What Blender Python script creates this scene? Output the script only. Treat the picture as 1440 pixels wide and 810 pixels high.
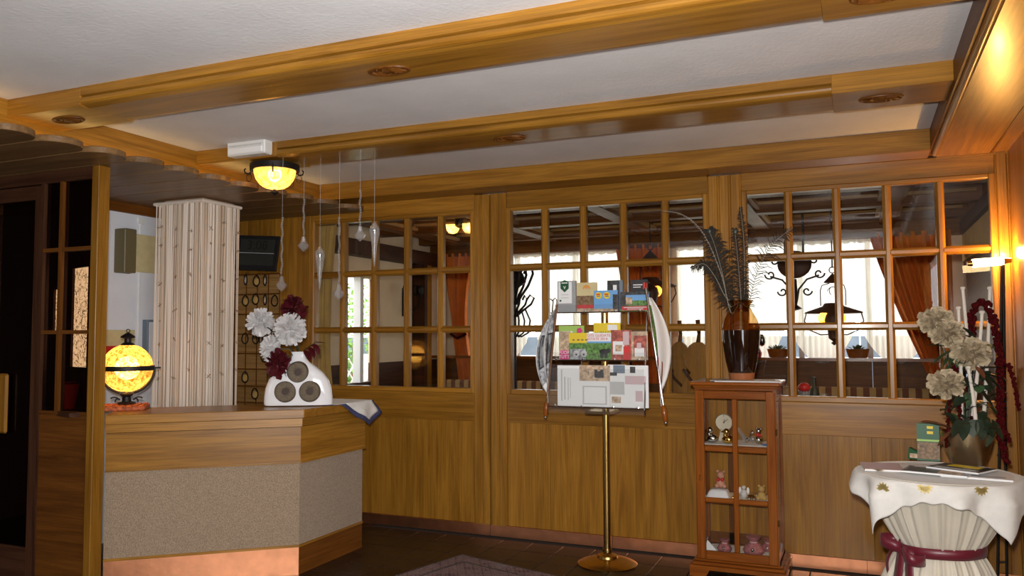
import bpy, bmesh, math, random
from math import sin, cos, pi, radians, sqrt, atan2
from mathutils import Vector, Matrix
random.seed(7)
for o in list(bpy.data.objects): bpy.data.objects.remove(o)
SC = bpy.context.scene
COL = SC.collection

# ------------------------------------------------------------------ camera
FPX, YAW, PIT, ROLL = 1143.35, radians(23.137), radians(3.293), radians(-.2665)
CAM = Vector((0, 0, 1.6))
fw = Vector((-sin(YAW)*cos(PIT), cos(YAW)*cos(PIT), sin(PIT)))
rt = Vector((cos(YAW), sin(YAW), 0)); up = rt.cross(fw)
rt, up = cos(ROLL)*rt + sin(ROLL)*up, -sin(ROLL)*rt + cos(ROLL)*up
cd = bpy.data.cameras.new('camera'); cam = bpy.data.objects.new('camera', cd); COL.objects.link(cam)
cd.sensor_width = 36; cd.lens = FPX/1440*36; cd.clip_start = .05; cd.clip_end = 200
cam.matrix_world = Matrix(((rt.x, up.x, -fw.x, CAM.x), (rt.y, up.y, -fw.y, CAM.y), (rt.z, up.z, -fw.z, CAM.z), (0, 0, 0, 1)))
SC.camera = cam
def ray(x, y): return fw*FPX + rt*(x-720) - up*(y-405)
def onY(x, y, Y): d = ray(x, y); return CAM + d*((Y-CAM.y)/d.y)
def onZ(x, y, Z): d = ray(x, y); return CAM + d*((Z-CAM.z)/d.z)
def onX(x, y, X): d = ray(x, y); return CAM + d*((X-CAM.x)/d.x)

# ------------------------------------------------------------------ world, light, exposure
wd = bpy.data.worlds.new('daylight'); SC.world = wd; wd.use_nodes = True
bg = wd.node_tree.nodes['Background']; bg.inputs[0].default_value = (.93, .97, 1, 1); bg.inputs[1].default_value = 5.8
vs = SC.view_settings; vs.view_transform = 'Standard'; vs.look = 'None'; vs.gamma = 1; vs.exposure = 0.0
vs.use_curve_mapping = False
SC.cycles.use_denoising = True; SC.cycles.max_bounces = 10; SC.cycles.transparent_max_bounces = 24
SC.cycles.sample_clamp_indirect = 4; SC.cycles.caustics_reflective = False; SC.cycles.caustics_refractive = False
def lamp(name, kind, loc, energy, color, size=.1, rot=None, sy=None, portal=False):
    d = bpy.data.lights.new(name, kind); d.energy = energy; d.color = color
    if kind == 'AREA':
        d.size = size
        if sy: d.shape = 'RECTANGLE'; d.size_y = sy
        if portal: d.cycles.is_portal = True
    else: d.shadow_soft_size = size
    o = bpy.data.objects.new(name, d); COL.objects.link(o); o.location = loc
    if rot: o.rotation_euler = rot
    return o
# the photographer's flash just above the lens
fl = lamp('flash', 'AREA', (-.03, 0, 1.72), 170, (1, .97, .93), .07)
fl.rotation_euler = cam.matrix_world.to_euler()
# daylight portals: dining room windows, and unseen lobby openings added to let light in
lamp('daylight_portal', 'AREA', (-6.425, -1.98, 1.6), 1, (1, 1, 1), .65, (pi/2, 0, 0), 1.8, True)
lamp('daylight_portal', 'AREA', (.92, .15, 1.5), 1, (1, 1, 1), 2.1, (0, pi/2, 0), 3.5, True)
for x0, x1 in ((-4.7, -2.75), (-2.05, .75)): lamp('daylight_portal', 'AREA', ((x0+x1)/2, 10.16, 2.05), 1, (1, 1, 1), x1-x0, (-pi/2, 0, 0), 1.5, True)

# ------------------------------------------------------------------ materials
MATS = {}
def nt(name):
    m = bpy.data.materials.new(name); m.use_nodes = True; t = m.node_tree
    return m, t, t.nodes, t.links, t.nodes['Principled BSDF']
def ramp(n, stops):
    r = n.new('ShaderNodeValToRGB'); e = r.color_ramp.elements
    while len(e) < len(stops): e.new(.5)
    for k, (p, c) in enumerate(stops): e[k].position = p; e[k].color = (*c, 1)
    return r
def plain(name, c, rough=.5, metal=0, coat=0, spec=.5, alpha=None, trans=0, var=0, vscale=20, bump=0, bscale=200, sheen=0):
    m, t, n, l, b = nt(name)
    b.inputs['Base Color'].default_value = (*c, 1); b.inputs['Roughness'].default_value = rough; b.inputs['Metallic'].default_value = metal
    b.inputs['Coat Weight'].default_value = coat; b.inputs['Specular IOR Level'].default_value = spec
    b.inputs['Transmission Weight'].default_value = trans; b.inputs['Sheen Weight'].default_value = sheen
    tc = n.new('ShaderNodeTexCoord')
    if var:
        z = n.new('ShaderNodeTexNoise'); z.inputs['Scale'].default_value = vscale; z.inputs['Detail'].default_value = 5
        l.new(tc.outputs['Object'], z.inputs['Vector'])
        r = ramp(n, [(.3, [v*(1-var) for v in c]), (.7, [min(1, v*(1+var)) for v in c])]); l.new(z.outputs['Fac'], r.inputs[0]); l.new(r.outputs[0], b.inputs['Base Color'])
    if bump:
        z2 = n.new('ShaderNodeTexNoise'); z2.inputs['Scale'].default_value = bscale; z2.inputs['Detail'].default_value = 4
        l.new(tc.outputs['Object'], z2.inputs['Vector']); bp = n.new('ShaderNodeBump'); bp.inputs['Strength'].default_value = bump; bp.inputs['Distance'].default_value = .004
        l.new(z2.outputs['Fac'], bp.inputs['Height']); l.new(bp.outputs[0], b.inputs['Normal'])
    MATS[name] = m; return m
def wood(name, axis, light, dark, rough=.30, scale=1., coat=.08, rnd=.25, spec=.35):
    m, t, n, l, b = nt(name)
    tc = n.new('ShaderNodeTexCoord'); oi = n.new('ShaderNodeObjectInfo')
    ad = n.new('ShaderNodeVectorMath'); ad.operation = 'MULTIPLY_ADD'; ad.inputs[1].default_value = (9, 7, 11)
    l.new(oi.outputs['Random'], ad.inputs[0]); l.new(tc.outputs['Object'], ad.inputs[2])
    mp = n.new('ShaderNodeMapping'); s = [11*scale]*3; s[axis] = .75*scale; mp.inputs['Scale'].default_value = s; l.new(ad.outputs[0], mp.inputs[0])
    z = n.new('ShaderNodeTexNoise'); z.inputs['Scale'].default_value = 1; z.inputs['Detail'].default_value = 6; z.inputs['Distortion'].default_value = 1.3; z.inputs['Roughness'].default_value = .55
    l.new(mp.outputs[0], z.inputs['Vector'])
    mp2 = n.new('ShaderNodeMapping'); s2 = [130*scale]*3; s2[axis] = 3*scale; mp2.inputs['Scale'].default_value = s2; l.new(ad.outputs[0], mp2.inputs[0])
    z2 = n.new('ShaderNodeTexNoise'); z2.inputs['Scale'].default_value = 1; z2.inputs['Detail'].default_value = 3; l.new(mp2.outputs[0], z2.inputs['Vector'])
    mid = [(a+c)/2 for a, c in zip(light, dark)]
    r = ramp(n, [(.3, dark), (.47, mid), (.62, light), (.8, mid)]); l.new(z.outputs['Fac'], r.inputs[0])
    r2 = ramp(n, [(.35, (.72, .72, .72)), (.6, (1, 1, 1))]); l.new(z2.outputs['Fac'], r2.inputs[0])
    mx = n.new('ShaderNodeMix'); mx.data_type = 'RGBA'; mx.blend_type = 'MULTIPLY'; mx.inputs[0].default_value = 1
    l.new(r.outputs[0], mx.inputs[6]); l.new(r2.outputs[0], mx.inputs[7])
    rr = n.new('ShaderNodeMapRange'); rr.inputs[3].default_value = 1-rnd; rr.inputs[4].default_value = 1; l.new(oi.outputs['Random'], rr.inputs[0])
    mx2 = n.new('ShaderNodeMix'); mx2.data_type = 'RGBA'; mx2.blend_type = 'MULTIPLY'; mx2.inputs[0].default_value = 1
    l.new(mx.outputs[2], mx2.inputs[6]); l.new(rr.outputs[0], mx2.inputs[7]); l.new(mx2.outputs[2], b.inputs['Base Color'])
    b.inputs['Roughness'].default_value = rough; b.inputs['Coat Weight'].default_value = coat; b.inputs['Coat Roughness'].default_value = .12; b.inputs['Specular IOR Level'].default_value = spec
    bp = n.new('ShaderNodeBump'); bp.inputs['Strength'].default_value = .08; bp.inputs['Distance'].default_value = .002; l.new(z2.outputs['Fac'], bp.inputs['Height']); l.new(bp.outputs[0], b.inputs['Normal'])
    MATS[name] = m; return m
def glassy(name, tint=(1, 1, 1), ior=1.45, rough=.0, haze=0.):
    m, t, n, l, b = nt(name); n.remove(b); out = n['Material Output']
    tr = n.new('ShaderNodeBsdfTransparent'); tr.inputs[0].default_value = (*tint, 1); gl = n.new('ShaderNodeBsdfGlossy'); gl.inputs['Roughness'].default_value = rough
    fr = n.new('ShaderNodeFresnel'); mx = n.new('ShaderNodeMixShader'); ge = n.new('ShaderNodeNewGeometry'); mr = n.new('ShaderNodeMapRange'); mr.inputs[3].default_value = ior; mr.inputs[4].default_value = 1/ior
    l.new(ge.outputs['Backfacing'], mr.inputs[0]); l.new(mr.outputs[0], fr.inputs[0])
    l.new(fr.outputs[0], mx.inputs[0]); l.new(tr.outputs[0], mx.inputs[1]); l.new(gl.outputs[0], mx.inputs[2]); last = mx
    if haze:
        df = n.new('ShaderNodeBsdfDiffuse'); df.inputs[0].default_value = (.8, .8, .8, 1); m2 = n.new('ShaderNodeMixShader'); m2.inputs[0].default_value = haze
        l.new(mx.outputs[0], m2.inputs[1]); l.new(df.outputs[0], m2.inputs[2]); last = m2
    l.new(last.outputs[0], out.inputs[0]); MATS[name] = m; return m
def sheer(name, c=(.95, .95, .93), clear=.35, tc_=(.64, .58, .48)):
    m, t, n, l, b = nt(name); n.remove(b); out = n['Material Output']
    tl = n.new('ShaderNodeBsdfTranslucent'); tl.inputs[0].default_value = (*tc_, 1); df = n.new('ShaderNodeBsdfDiffuse'); df.inputs[0].default_value = (*c, 1)
    m1 = n.new('ShaderNodeMixShader'); m1.inputs[0].default_value = .35; l.new(tl.outputs[0], m1.inputs[1]); l.new(df.outputs[0], m1.inputs[2])
    tr = n.new('ShaderNodeBsdfTransparent'); m2 = n.new('ShaderNodeMixShader'); m2.inputs[0].default_value = clear
    l.new(m1.outputs[0], m2.inputs[1]); l.new(tr.outputs[0], m2.inputs[2]); l.new(m2.outputs[0], out.inputs[0]); MATS[name] = m; return m
def shade(name, c1, c2, scale=30, clear=.25, glow=0.):
    # mottled amber lamp glass: lit from the bulb inside it
    m, t, n, l, b = nt(name); out = n['Material Output']
    tc = n.new('ShaderNodeTexCoord'); z = n.new('ShaderNodeTexNoise'); z.inputs['Scale'].default_value = scale; z.inputs['Detail'].default_value = 6; z.inputs['Distortion'].default_value = .8
    l.new(tc.outputs['Object'], z.inputs['Vector']); r = ramp(n, [(.36, c2), (.62, c1)]); l.new(z.outputs['Fac'], r.inputs[0])
    l.new(r.outputs[0], b.inputs['Base Color']); b.inputs['Roughness'].default_value = .15
    l.new(r.outputs[0], b.inputs['Emission Color']); b.inputs['Emission Strength'].default_value = glow
    tl = n.new('ShaderNodeBsdfTranslucent'); l.new(r.outputs[0], tl.inputs[0]); tr = n.new('ShaderNodeBsdfTransparent'); l.new(r.outputs[0], tr.inputs[0])
    m1 = n.new('ShaderNodeMixShader'); m1.inputs[0].default_value = .72; l.new(b.outputs[0], m1.inputs[1]); l.new(tl.outputs[0], m1.inputs[2])
    m2 = n.new('ShaderNodeMixShader'); m2.inputs[0].default_value = clear; l.new(m1.outputs[0], m2.inputs[1]); l.new(tr.outputs[0], m2.inputs[2])
    l.new(m2.outputs[0], out.inputs[0]); MATS[name] = m; return m
def emit(name, c, s):
    m, t, n, l, b = nt(name); b.inputs['Base Color'].default_value = (*c, 1); b.inputs['Emission Color'].default_value = (*c, 1); b.inputs['Emission Strength'].default_value = s
    MATS[name] = m; return m

OAKL, OAKD = (.42, .192, .024), (.25, .102, .010)
for k, a in enumerate('xyz'):
    wood('oak_'+a, k, OAKL, OAKD)
    wood('oakdark_'+a, k, (.21, .072, .011), (.11, .035, .005), rough=.45, coat=0, spec=.2)
    wood('cherry_'+a, k, (.31, .088, .011), (.18, .045, .006), scale=1.3, rnd=.12, rough=.2, coat=0)
    wood('walnut_'+a, k, (.085, .033, .015), (.04, .014, .007), rough=.5, coat=0, spec=.15)
wood('plank_x', 0, (.27, .15, .06), (.17, .09, .035), rough=.45, coat=.1)
plain('plaster', (.74, .73, .74), .9, var=.05, vscale=3, bump=.5, bscale=55)
plain('whitewall', (.72, .74, .80), .9, var=.03, vscale=6, bump=.2, bscale=80)
plain('cream_wall', (.74, .60, .42), .9, var=.04, vscale=5)
plain('textile', (.31, .225, .150), .95, var=.35, vscale=160, bump=.9, bscale=260, sheen=.2)
plain('copper', (.78, .33, .17), .36, 1, var=.12, vscale=9, bump=.15, bscale=30)
plain('brass', (.62, .42, .14), .22, 1)
plain('bronze', (.17, .135, .095), .55, .7, var=.35, vscale=120, bump=.9, bscale=300); plain('ringhole', (.035, .012, .005), .6)
plain('potmetal', (.46, .36, .22), .33, 1, var=.15, vscale=8)
plain('iron', (.018, .016, .015), .5, .6, bump=.3, bscale=120)
plain('blackplastic', (.012, .012, .013), .35)
plain('lcd', (.028, .030, .026), .25)
plain('lcddigit', (.010, .011, .010), .4)
plain('chrome', (.75, .75, .76), .12, 1)
plain('whiteplastic', (.72, .72, .70), .4)
plain('ceramic', (.82, .82, .84), .07, coat=.6)
plain('browngloss', (.014, .005, .003), .05, coat=1)
plain('terracotta', (.33, .12, .045), .4)
plain('linen', (.74, .72, .68), .85, var=.04, vscale=30, bump=.15, bscale=500, sheen=.2)
plain('satin', (.63, .575, .47), .55, var=.05, vscale=6, sheen=.3)
plain('goldthread', (.62, .48, .18), .4, .5)
plain('navy', (.05, .055, .13), .85)
plain('ribbon', (.13, .010, .022), .38, sheen=.1)
plain('paper', (.82, .82, .82), .6); plain('papergrey', (.52, .52, .52), .6)
plain('orange', (.72, .19, .02), .8, var=.12, vscale=9); plain('gold_drape', (.52, .33, .10), .8, var=.1, vscale=9)
plain('red', (.55, .02, .02), .4); plain('darkred', (.055, .002, .003), .9, spec=.1, var=.4, vscale=60); plain('burgundy', (.075, .008, .012), .28, coat=.3)
plain('green', (.008, .085, .028), .45); plain('leaf', (.035, .075, .025), .5, var=.4, vscale=25); plain('leafdark', (.022, .035, .018), .45, var=.4, vscale=25)
plain('leafbrown', (.20, .07, .03), .55, var=.4, vscale=25); plain('leafbright', (.16, .30, .05), .6, var=.5, vscale=6)
plain('petalwhite', (.62, .60, .60), .45, sheen=.3); plain('peony', (.45, .36, .235), .8, var=.35, vscale=45); plain('peonytip', (.46, .33, .16), .6)
plain('stick', (.72, .66, .58), .7); plain('pink', (.36, .13, .14), .45, var=.4, vscale=60); plain('pinkpale', (.62, .46, .48), .5); plain('peach', (.55, .27, .18), .7, var=.15, vscale=40)
plain('silver', (.7, .7, .68), .12, 1); plain('gold', (.75, .48, .12), .16, 1); plain('clockface', (.62, .55, .42), .5)
plain('fluff', (.82, .82, .85), .9, bump=1, bscale=120); plain('yellow', (.78, .58, .03), .5); plain('skyblue', (.16, .38, .72), .5); plain('bluecover', (.05, .15, .42), .5)
plain('photo_brown', (.20, .12, .06), .5, var=.6, vscale=60); plain('photo_green', (.10, .22, .05), .5, var=.7, vscale=60); plain('photo_red', (.42, .10, .07), .5, var=.6, vscale=50)
plain('photo_grey', (.30, .31, .33), .5, var=.7, vscale=50); plain('photo_tan', (.52, .38, .26), .5, var=.5, vscale=50); plain('photo_dark', (.05, .05, .055), .4, var=.7, vscale=50)
plain('limegreen', (.36, .55, .12), .5); plain('orangeprint', (.75, .28, .03), .5); plain('redprint', (.62, .03, .03), .5); plain('blackprint', (.02, .02, .02), .5); plain('magenta', (.66, .04, .22), .5)
plain('cardgrey', (.34, .35, .36), .5); plain('olive', (.14, .115, .055), .5); plain('creamboard', (.62, .52, .28), .6, var=.08, vscale=20); plain('bluegrey', (.16, .21, .27), .6)
plain('string_pale', (.74, .66, .58), .9); plain('string_tan', (.60, .48, .37), .9); plain('string_brown', (.30, .20, .13), .9)
plain('feather', (.030, .026, .020), .8, var=.4, vscale=80, spec=.2); plain('featherpale', (.30, .27, .22), .8); plain('feathereye', (.03, .035, .03), .4)
plain('matting', (.42, .10, .03), .7, var=.6, vscale=70, bump=.8, bscale=150)
plain('dining_floor', (.06, .03, .02), .5); plain('ground', (.5, .48, .42), .9); plain('whitepaint', (.8, .8, .78), .5); plain('grey_post', (.30, .30, .30), .7)
plain('ambervase', (.20, .10, .03), .06, coat=1)
glassy('pane', (.97, .97, .96)); glassy('darkpane', (.5, .42, .36), 1.35); glassy('acrylic', (.98, .985, .985), 1.4, .02, .02); glassy('crystal', (.93, .93, .95), 1.9, .08, .12)
glassy('amberglass', (.80, .62, .38), 1.55, .03)
sheer('curtain_sheer', clear=.10); sheer('lace', (.85, .82, .72), .15)
shade('ambershade', (1, .72, .28), (.80, .36, .05), 22, .38); shade('globeglass', (.95, .62, .16), (.42, .13, .01), 55, .40)
emit('tube_glow', (1, .74, .36), 18); emit('strip_glow', (1, .66, .22), 3.5); emit('bulb_glow', (1, .84, .52), 26)
def stripes():
    m, t, n, l, b = nt('stripes'); tc = n.new('ShaderNodeTexCoord'); w = n.new('ShaderNodeTexWave'); w.inputs['Scale'].default_value = 2.6
    l.new(tc.outputs['Object'], w.inputs['Vector']); r = ramp(n, [(.45, (.16, .06, .03)), (.55, (.45, .28, .11))]); l.new(w.outputs['Fac'], r.inputs[0]); l.new(r.outputs[0], b.inputs['Base Color'])
    b.inputs['Roughness'].default_value = .9; MATS['stripes'] = m
stripes()
def reflectmat():
    m, t, n, l, b = nt('lacereflection'); tc = n.new('ShaderNodeTexCoord'); v = n.new('ShaderNodeTexVoronoi'); v.feature = 'DISTANCE_TO_EDGE'; v.inputs['Scale'].default_value = 22
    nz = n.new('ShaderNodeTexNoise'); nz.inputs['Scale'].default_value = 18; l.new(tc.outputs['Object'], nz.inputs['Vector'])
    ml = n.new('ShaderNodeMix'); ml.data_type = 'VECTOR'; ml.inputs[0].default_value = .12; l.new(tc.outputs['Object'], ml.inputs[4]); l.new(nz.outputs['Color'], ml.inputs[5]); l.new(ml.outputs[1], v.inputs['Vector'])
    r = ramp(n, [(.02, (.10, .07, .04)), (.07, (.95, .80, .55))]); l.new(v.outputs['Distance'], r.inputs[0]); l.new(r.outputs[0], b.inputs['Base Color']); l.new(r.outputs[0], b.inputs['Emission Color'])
    b.inputs['Emission Strength'].default_value = 3.2; MATS['lacereflection'] = m  # glow imitates a reflection in the screen's dark glass
reflectmat()
def rugmat():
    m, t, n, l, b = nt('rug_field'); tc = n.new('ShaderNodeTexCoord'); v = n.new('ShaderNodeTexVoronoi'); v.inputs['Scale'].default_value = 11; v.feature = 'SMOOTH_F1'
    l.new(tc.outputs['Object'], v.inputs['Vector']); w = n.new('ShaderNodeTexMagic'); w.turbulence_depth = 5; w.inputs['Scale'].default_value = 16; w.inputs['Distortion'].default_value = 2; l.new(tc.outputs['Object'], w.inputs['Vector'])
    mm = n.new('ShaderNodeMix'); mm.inputs[0].default_value = .5; l.new(v.outputs['Distance'], mm.inputs[2]); l.new(w.outputs['Fac'], mm.inputs[3])
    r = ramp(n, [(.25, (.03, .03, .05)), (.36, (.13, .02, .025)), (.5, (.30, .26, .24)), (.58, (.10, .02, .03)), (.7, (.24, .21, .22))]); l.new(mm.outputs[0], r.inputs[0]); l.new(r.outputs[0], b.inputs['Base Color'])
    b.inputs['Roughness'].default_value = .95; MATS['rug_field'] = m
rugmat()
def tilemat():
    m, t, n, l, b = nt('tile'); tc = n.new('ShaderNodeTexCoord'); oi = n.new('ShaderNodeObjectInfo'); z = n.new('ShaderNodeTexNoise'); z.inputs['Scale'].default_value = 9; z.inputs['Detail'].default_value = 5
    l.new(tc.outputs['Object'], z.inputs['Vector']); r = ramp(n, [(.3, (.017, .009, .005)), (.7, (.038, .018, .009))]); l.new(z.outputs['Fac'], r.inputs[0])
    rr = n.new('ShaderNodeMapRange'); rr.inputs[3].default_value = .7; rr.inputs[4].default_value = 1.15; l.new(oi.outputs['Random'], rr.inputs[0])
    mx = n.new('ShaderNodeMix'); mx.data_type = 'RGBA'; mx.blend_type = 'MULTIPLY'; mx.inputs[0].default_value = 1; l.new(r.outputs[0], mx.inputs[6]); l.new(rr.outputs[0], mx.inputs[7]); l.new(mx.outputs[2], b.inputs['Base Color'])
    b.inputs['Roughness'].default_value = .38; MATS['tile'] = m
tilemat()
wood('oakmatte_x', 0, (.44, .25, .09), (.28, .15, .045), rough=.6, coat=0, spec=.1); wood('oakmatte_y', 1, (.50, .31, .13), (.34, .19, .07), rough=.6, coat=0, spec=.1); plain('panelcream', (.80, .70, .50), .8); plain('outside_wall', (.10, .12, .15), .9, var=.3, vscale=2); plain('shade_brown', (.055, .018, .008), .6); plain('grout', (.030, .024, .02), .9)

# ------------------------------------------------------------------ builders
def link(o, parent=None):
    COL.objects.link(o)
    if parent is not None: o.parent = parent
    return o
def tag(o, label=None, cat=None, group=None, kind=None):
    if label: o['label'] = label
    if cat: o['category'] = cat
    if group: o['group'] = group
    if kind: o['kind'] = kind
    return o
def thing(name, loc, label, cat, group=None, rz=0, kind=None, rot=None):
    o = bpy.data.objects.new(name, None); o.empty_display_size = .05; o.location = loc; o.rotation_euler = rot or (0, 0, rz); link(o)
    return tag(o, label, cat, group, kind)
def struct(name, label, cat=None): return thing(name, (0, 0, 0), label, cat or name.rstrip('_0123456789').replace('_', ' '), kind='structure')
class MB:
    def __init__(s): s.v = []; s.f = []
    def add(s, vs, fs):
        n = len(s.v); s.v += [tuple(v) for v in vs]; s.f += [tuple(i+n for i in f) for f in fs]; return s
    def box(s, x0, x1, y0, y1, z0, z1, M=None):
        vs = [Vector((x, y, z)) for z in (z0, z1) for y in (y0, y1) for x in (x0, x1)]
        if M: vs = [M @ v for v in vs]
        return s.add(vs, [(0, 2, 3, 1), (4, 5, 7, 6), (0, 1, 5, 4), (2, 6, 7, 3), (0, 4, 6, 2), (1, 3, 7, 5)])
    def prism(s, poly, a0, a1, axis=2, cap=True):
        # poly: 2-D points (counter-clockwise); extruded along axis (0: poly is y,z; 1: poly is x,z; 2: poly is x,y)
        def p(q, a): return ((a, q[0], q[1]), (q[0], a, q[1]), (q[0], q[1], a))[axis]
        n = len(poly); vs = [p(q, a0) for q in poly]+[p(q, a1) for q in poly]
        fs = [(i, (i+1) % n, n+(i+1) % n, n+i) for i in range(n)]
        if cap: fs += [tuple(range(n))[::-1], tuple(range(n, 2*n))]
        return s.add(vs, fs)
    def lathe(s, prof, n=24, c=(0, 0, 0), sx=1, sy=1, M=None):
        vs = []; fs = []
        for r, z in prof:
            for k in range(n):
                a = 2*pi*k/n; v = Vector((c[0]+r*cos(a)*sx, c[1]+r*sin(a)*sy, c[2]+z)); vs.append(M @ v if M else v)
        m = len(prof)
        for j in range(m-1):
            for k in range(n): fs.append((j*n+k, j*n+(k+1) % n, (j+1)*n+(k+1) % n, (j+1)*n+k))
        if prof[0][0] > 1e-5: fs.append(tuple(range(n))[::-1])
        if prof[-1][0] > 1e-5: fs.append(tuple(range((m-1)*n, m*n)))
        return s.add(vs, fs)
    def ball(s, c, r, n=14, sx=1, sy=1, sz=1, M=None):
        k = max(4, n//2); return s.lathe([(max(r*sin(pi*i/k), 0), -r*cos(pi*i/k)*sz) for i in range(k+1)], n, c, sx, sy, M)
    def tube(s, pts, r, n=8, closed=False):
        pts = [Vector(p) for p in pts]; m = len(pts); vs = []; fs = []; ref = None
        for i, p in enumerate(pts):
            a = pts[i-1] if (i or closed) else pts[0]; b = pts[(i+1) % m] if (i < m-1 or closed) else pts[-1]
            t = (b-a).normalized()
            if ref is None: ref = Vector((0, 0, 1)) if abs(t.z) < .9 else Vector((1, 0, 0))
            u = (ref-t*ref.dot(t)).normalized(); w = t.cross(u); ref = u
            rr = r[i] if isinstance(r, (list, tuple)) else r
            vs += [p+(u*cos(2*pi*k/n)+w*sin(2*pi*k/n))*rr for k in range(n)]
        for i in range(m if closed else m-1):
            j = (i+1) % m
            for k in range(n): fs.append((i*n+k, i*n+(k+1) % n, j*n+(k+1) % n, j*n+k))
        if not closed: fs += [tuple(range(n))[::-1], tuple(range((m-1)*n, m*n))]
        return s.add(vs, fs)
    def torus(s, c, R, r, n=28, k=8, axis=2, flat=1.):
        pts = []
        vs = []; fs = []
        for i in range(n):
            a = 2*pi*i/n
            for j in range(k):
                b = 2*pi*j/k; q = ((R+r*cos(b))*cos(a), (R+r*cos(b))*sin(a), r*sin(b)*flat)
                q = (q, (q[0], q[2], q[1]), (q[2], q[0], q[1]))[{2: 0, 1: 1, 0: 2}[axis]]
                vs.append((c[0]+q[0], c[1]+q[1], c[2]+q[2]))
        for i in range(n):
            for j in range(k): fs.append((i*k+j, ((i+1) % n)*k+j, ((i+1) % n)*k+(j+1) % k, i*k+(j+1) % k))
        return s.add(vs, fs)
    def grid(s, fn, nu, nv):
        vs = [fn(i/nu, j/nv) for j in range(nv+1) for i in range(nu+1)]
        return s.add(vs, [(j*(nu+1)+i, j*(nu+1)+i+1, (j+1)*(nu+1)+i+1, (j+1)*(nu+1)+i) for j in range(nv) for i in range(nu)])
    def obj(s, name, mat, parent=None, smooth=False, bev=0, loc=None, solid=0):
        me = bpy.data.meshes.new(name); me.from_pydata(s.v, [], s.f); me.validate()
        bm = bmesh.new(); bm.from_mesh(me)
        if bev: bmesh.ops.bevel(bm, geom=bm.edges[:], offset=bev, segments=1, affect='EDGES', clamp_overlap=True)
        bmesh.ops.recalc_face_normals(bm, faces=bm.faces); bm.to_mesh(me); bm.free()
        me.materials.append(MATS[mat])
        if smooth:
            for p in me.polygons: p.use_smooth = True
            me.set_sharp_from_angle(angle=radians(42))
        o = bpy.data.objects.new(name, me); link(o, parent)
        if loc is not None: o.location = loc
        if solid: md = o.modifiers.new('thickness', 'SOLIDIFY'); md.thickness = solid; md.offset = 0
        return o
def bx(name, x0, x1, y0, y1, z0, z1, mat, parent=None, bev=0, loc=None): return MB().box(x0, x1, y0, y1, z0, z1).obj(name, mat, parent, bev=bev, loc=loc)
def text(name, s, size, mat, parent, M, ext=.0004, align='CENTER'):
    c = bpy.data.curves.new(name, 'FONT'); c.body = s; c.size = size; c.extrude = ext; c.align_x = align; c.align_y = 'CENTER'
    o = bpy.data.objects.new(name, c); COL.objects.link(o); dg = bpy.context.evaluated_depsgraph_get(); dg.update()
    me = bpy.data.meshes.new_from_object(o.evaluated_get(dg)); bpy.data.objects.remove(o); me.materials.clear(); me.materials.append(MATS[mat])
    me.transform(M); o = bpy.data.objects.new(name, me); return link(o, parent)
UPRIGHT = Matrix.Rotation(pi/2, 4, 'X')      # text lying in x,z facing -y
def T(x, y, z): return Matrix.Translation((x, y, z))

# ================================================================== STRUCTURE
ZC, ZB, W = 2.90, 2.80, 6.02
XF, XR = -4.26, .443            # faces of the long ceiling beams left and right
# ---- floor with tiles near the wall
fl_ = struct('floor', 'dark brown glossy tiled floor of the lobby', 'floor')
bx('floor_base', -7, .9, -2, W+.1, -.10, -.008, 'grout', fl_)
bx('floor_tiled', -7, .9, -2, 4.16, -.008, 0, 'tile', fl_)
bx('floor_tiled', -7, -3.85, 4.16, W, -.008, 0, 'tile', fl_)
tm = MB().box(-.122, .122, -.122, .122, -.01, 0).obj('tile', 'tile', fl_, bev=.003); first = True
for j in range(8):
    for i in range(19):
        x, y = -3.725+.25*i, 4.285+.25*j
        if y > 6.0 or x > .85: continue
        o = tm if first else link(tm.copy(), fl_)
        o.location = (x, y, 0); first = False
# ---- ceiling
ce = bx('ceiling', -7, .9, -2, W+.1, ZC, ZC+.1, 'plaster'); tag(ce, 'white rough plastered ceiling between the wooden beams', 'ceiling', kind='structure')
# ---- lobby shell
wr = struct('wall_right', 'wood panelled side wall beside the lit floor lamp', 'wall')
for a in ((-2, -1.6, 0, ZC), (1.9, W, 0, ZC), (-1.6, 1.9, 0, .45), (-1.6, 1.9, 2.55, ZC)): bx('wall_panel', .90, 1.0, a[0], a[1], a[2], a[3], 'oak_z', wr)  # unseen opening added in this wall to light the lobby
wl = bx('wall_left', -7.1, -7, -2, W, 0, ZC, 'walnut_z'); tag(wl, 'dark far side wall behind the glazed screen', 'wall', kind='structure')
wb = struct('wall_rear', 'wooden lobby wall with a narrow unseen opening added for daylight opposite the glazed partition', 'wall')
for a in ((-7, -6.75, 0, ZC), (-6.10, .9, 0, ZC), (-6.75, -6.10, 0, .7), (-6.75, -6.10, 2.5, ZC)):
    bx('wall_panel', a[0], a[1], -2.1, -2, a[2], a[3], 'oakdark_z', wb)  # narrow slot added out of view to let daylight in
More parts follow.
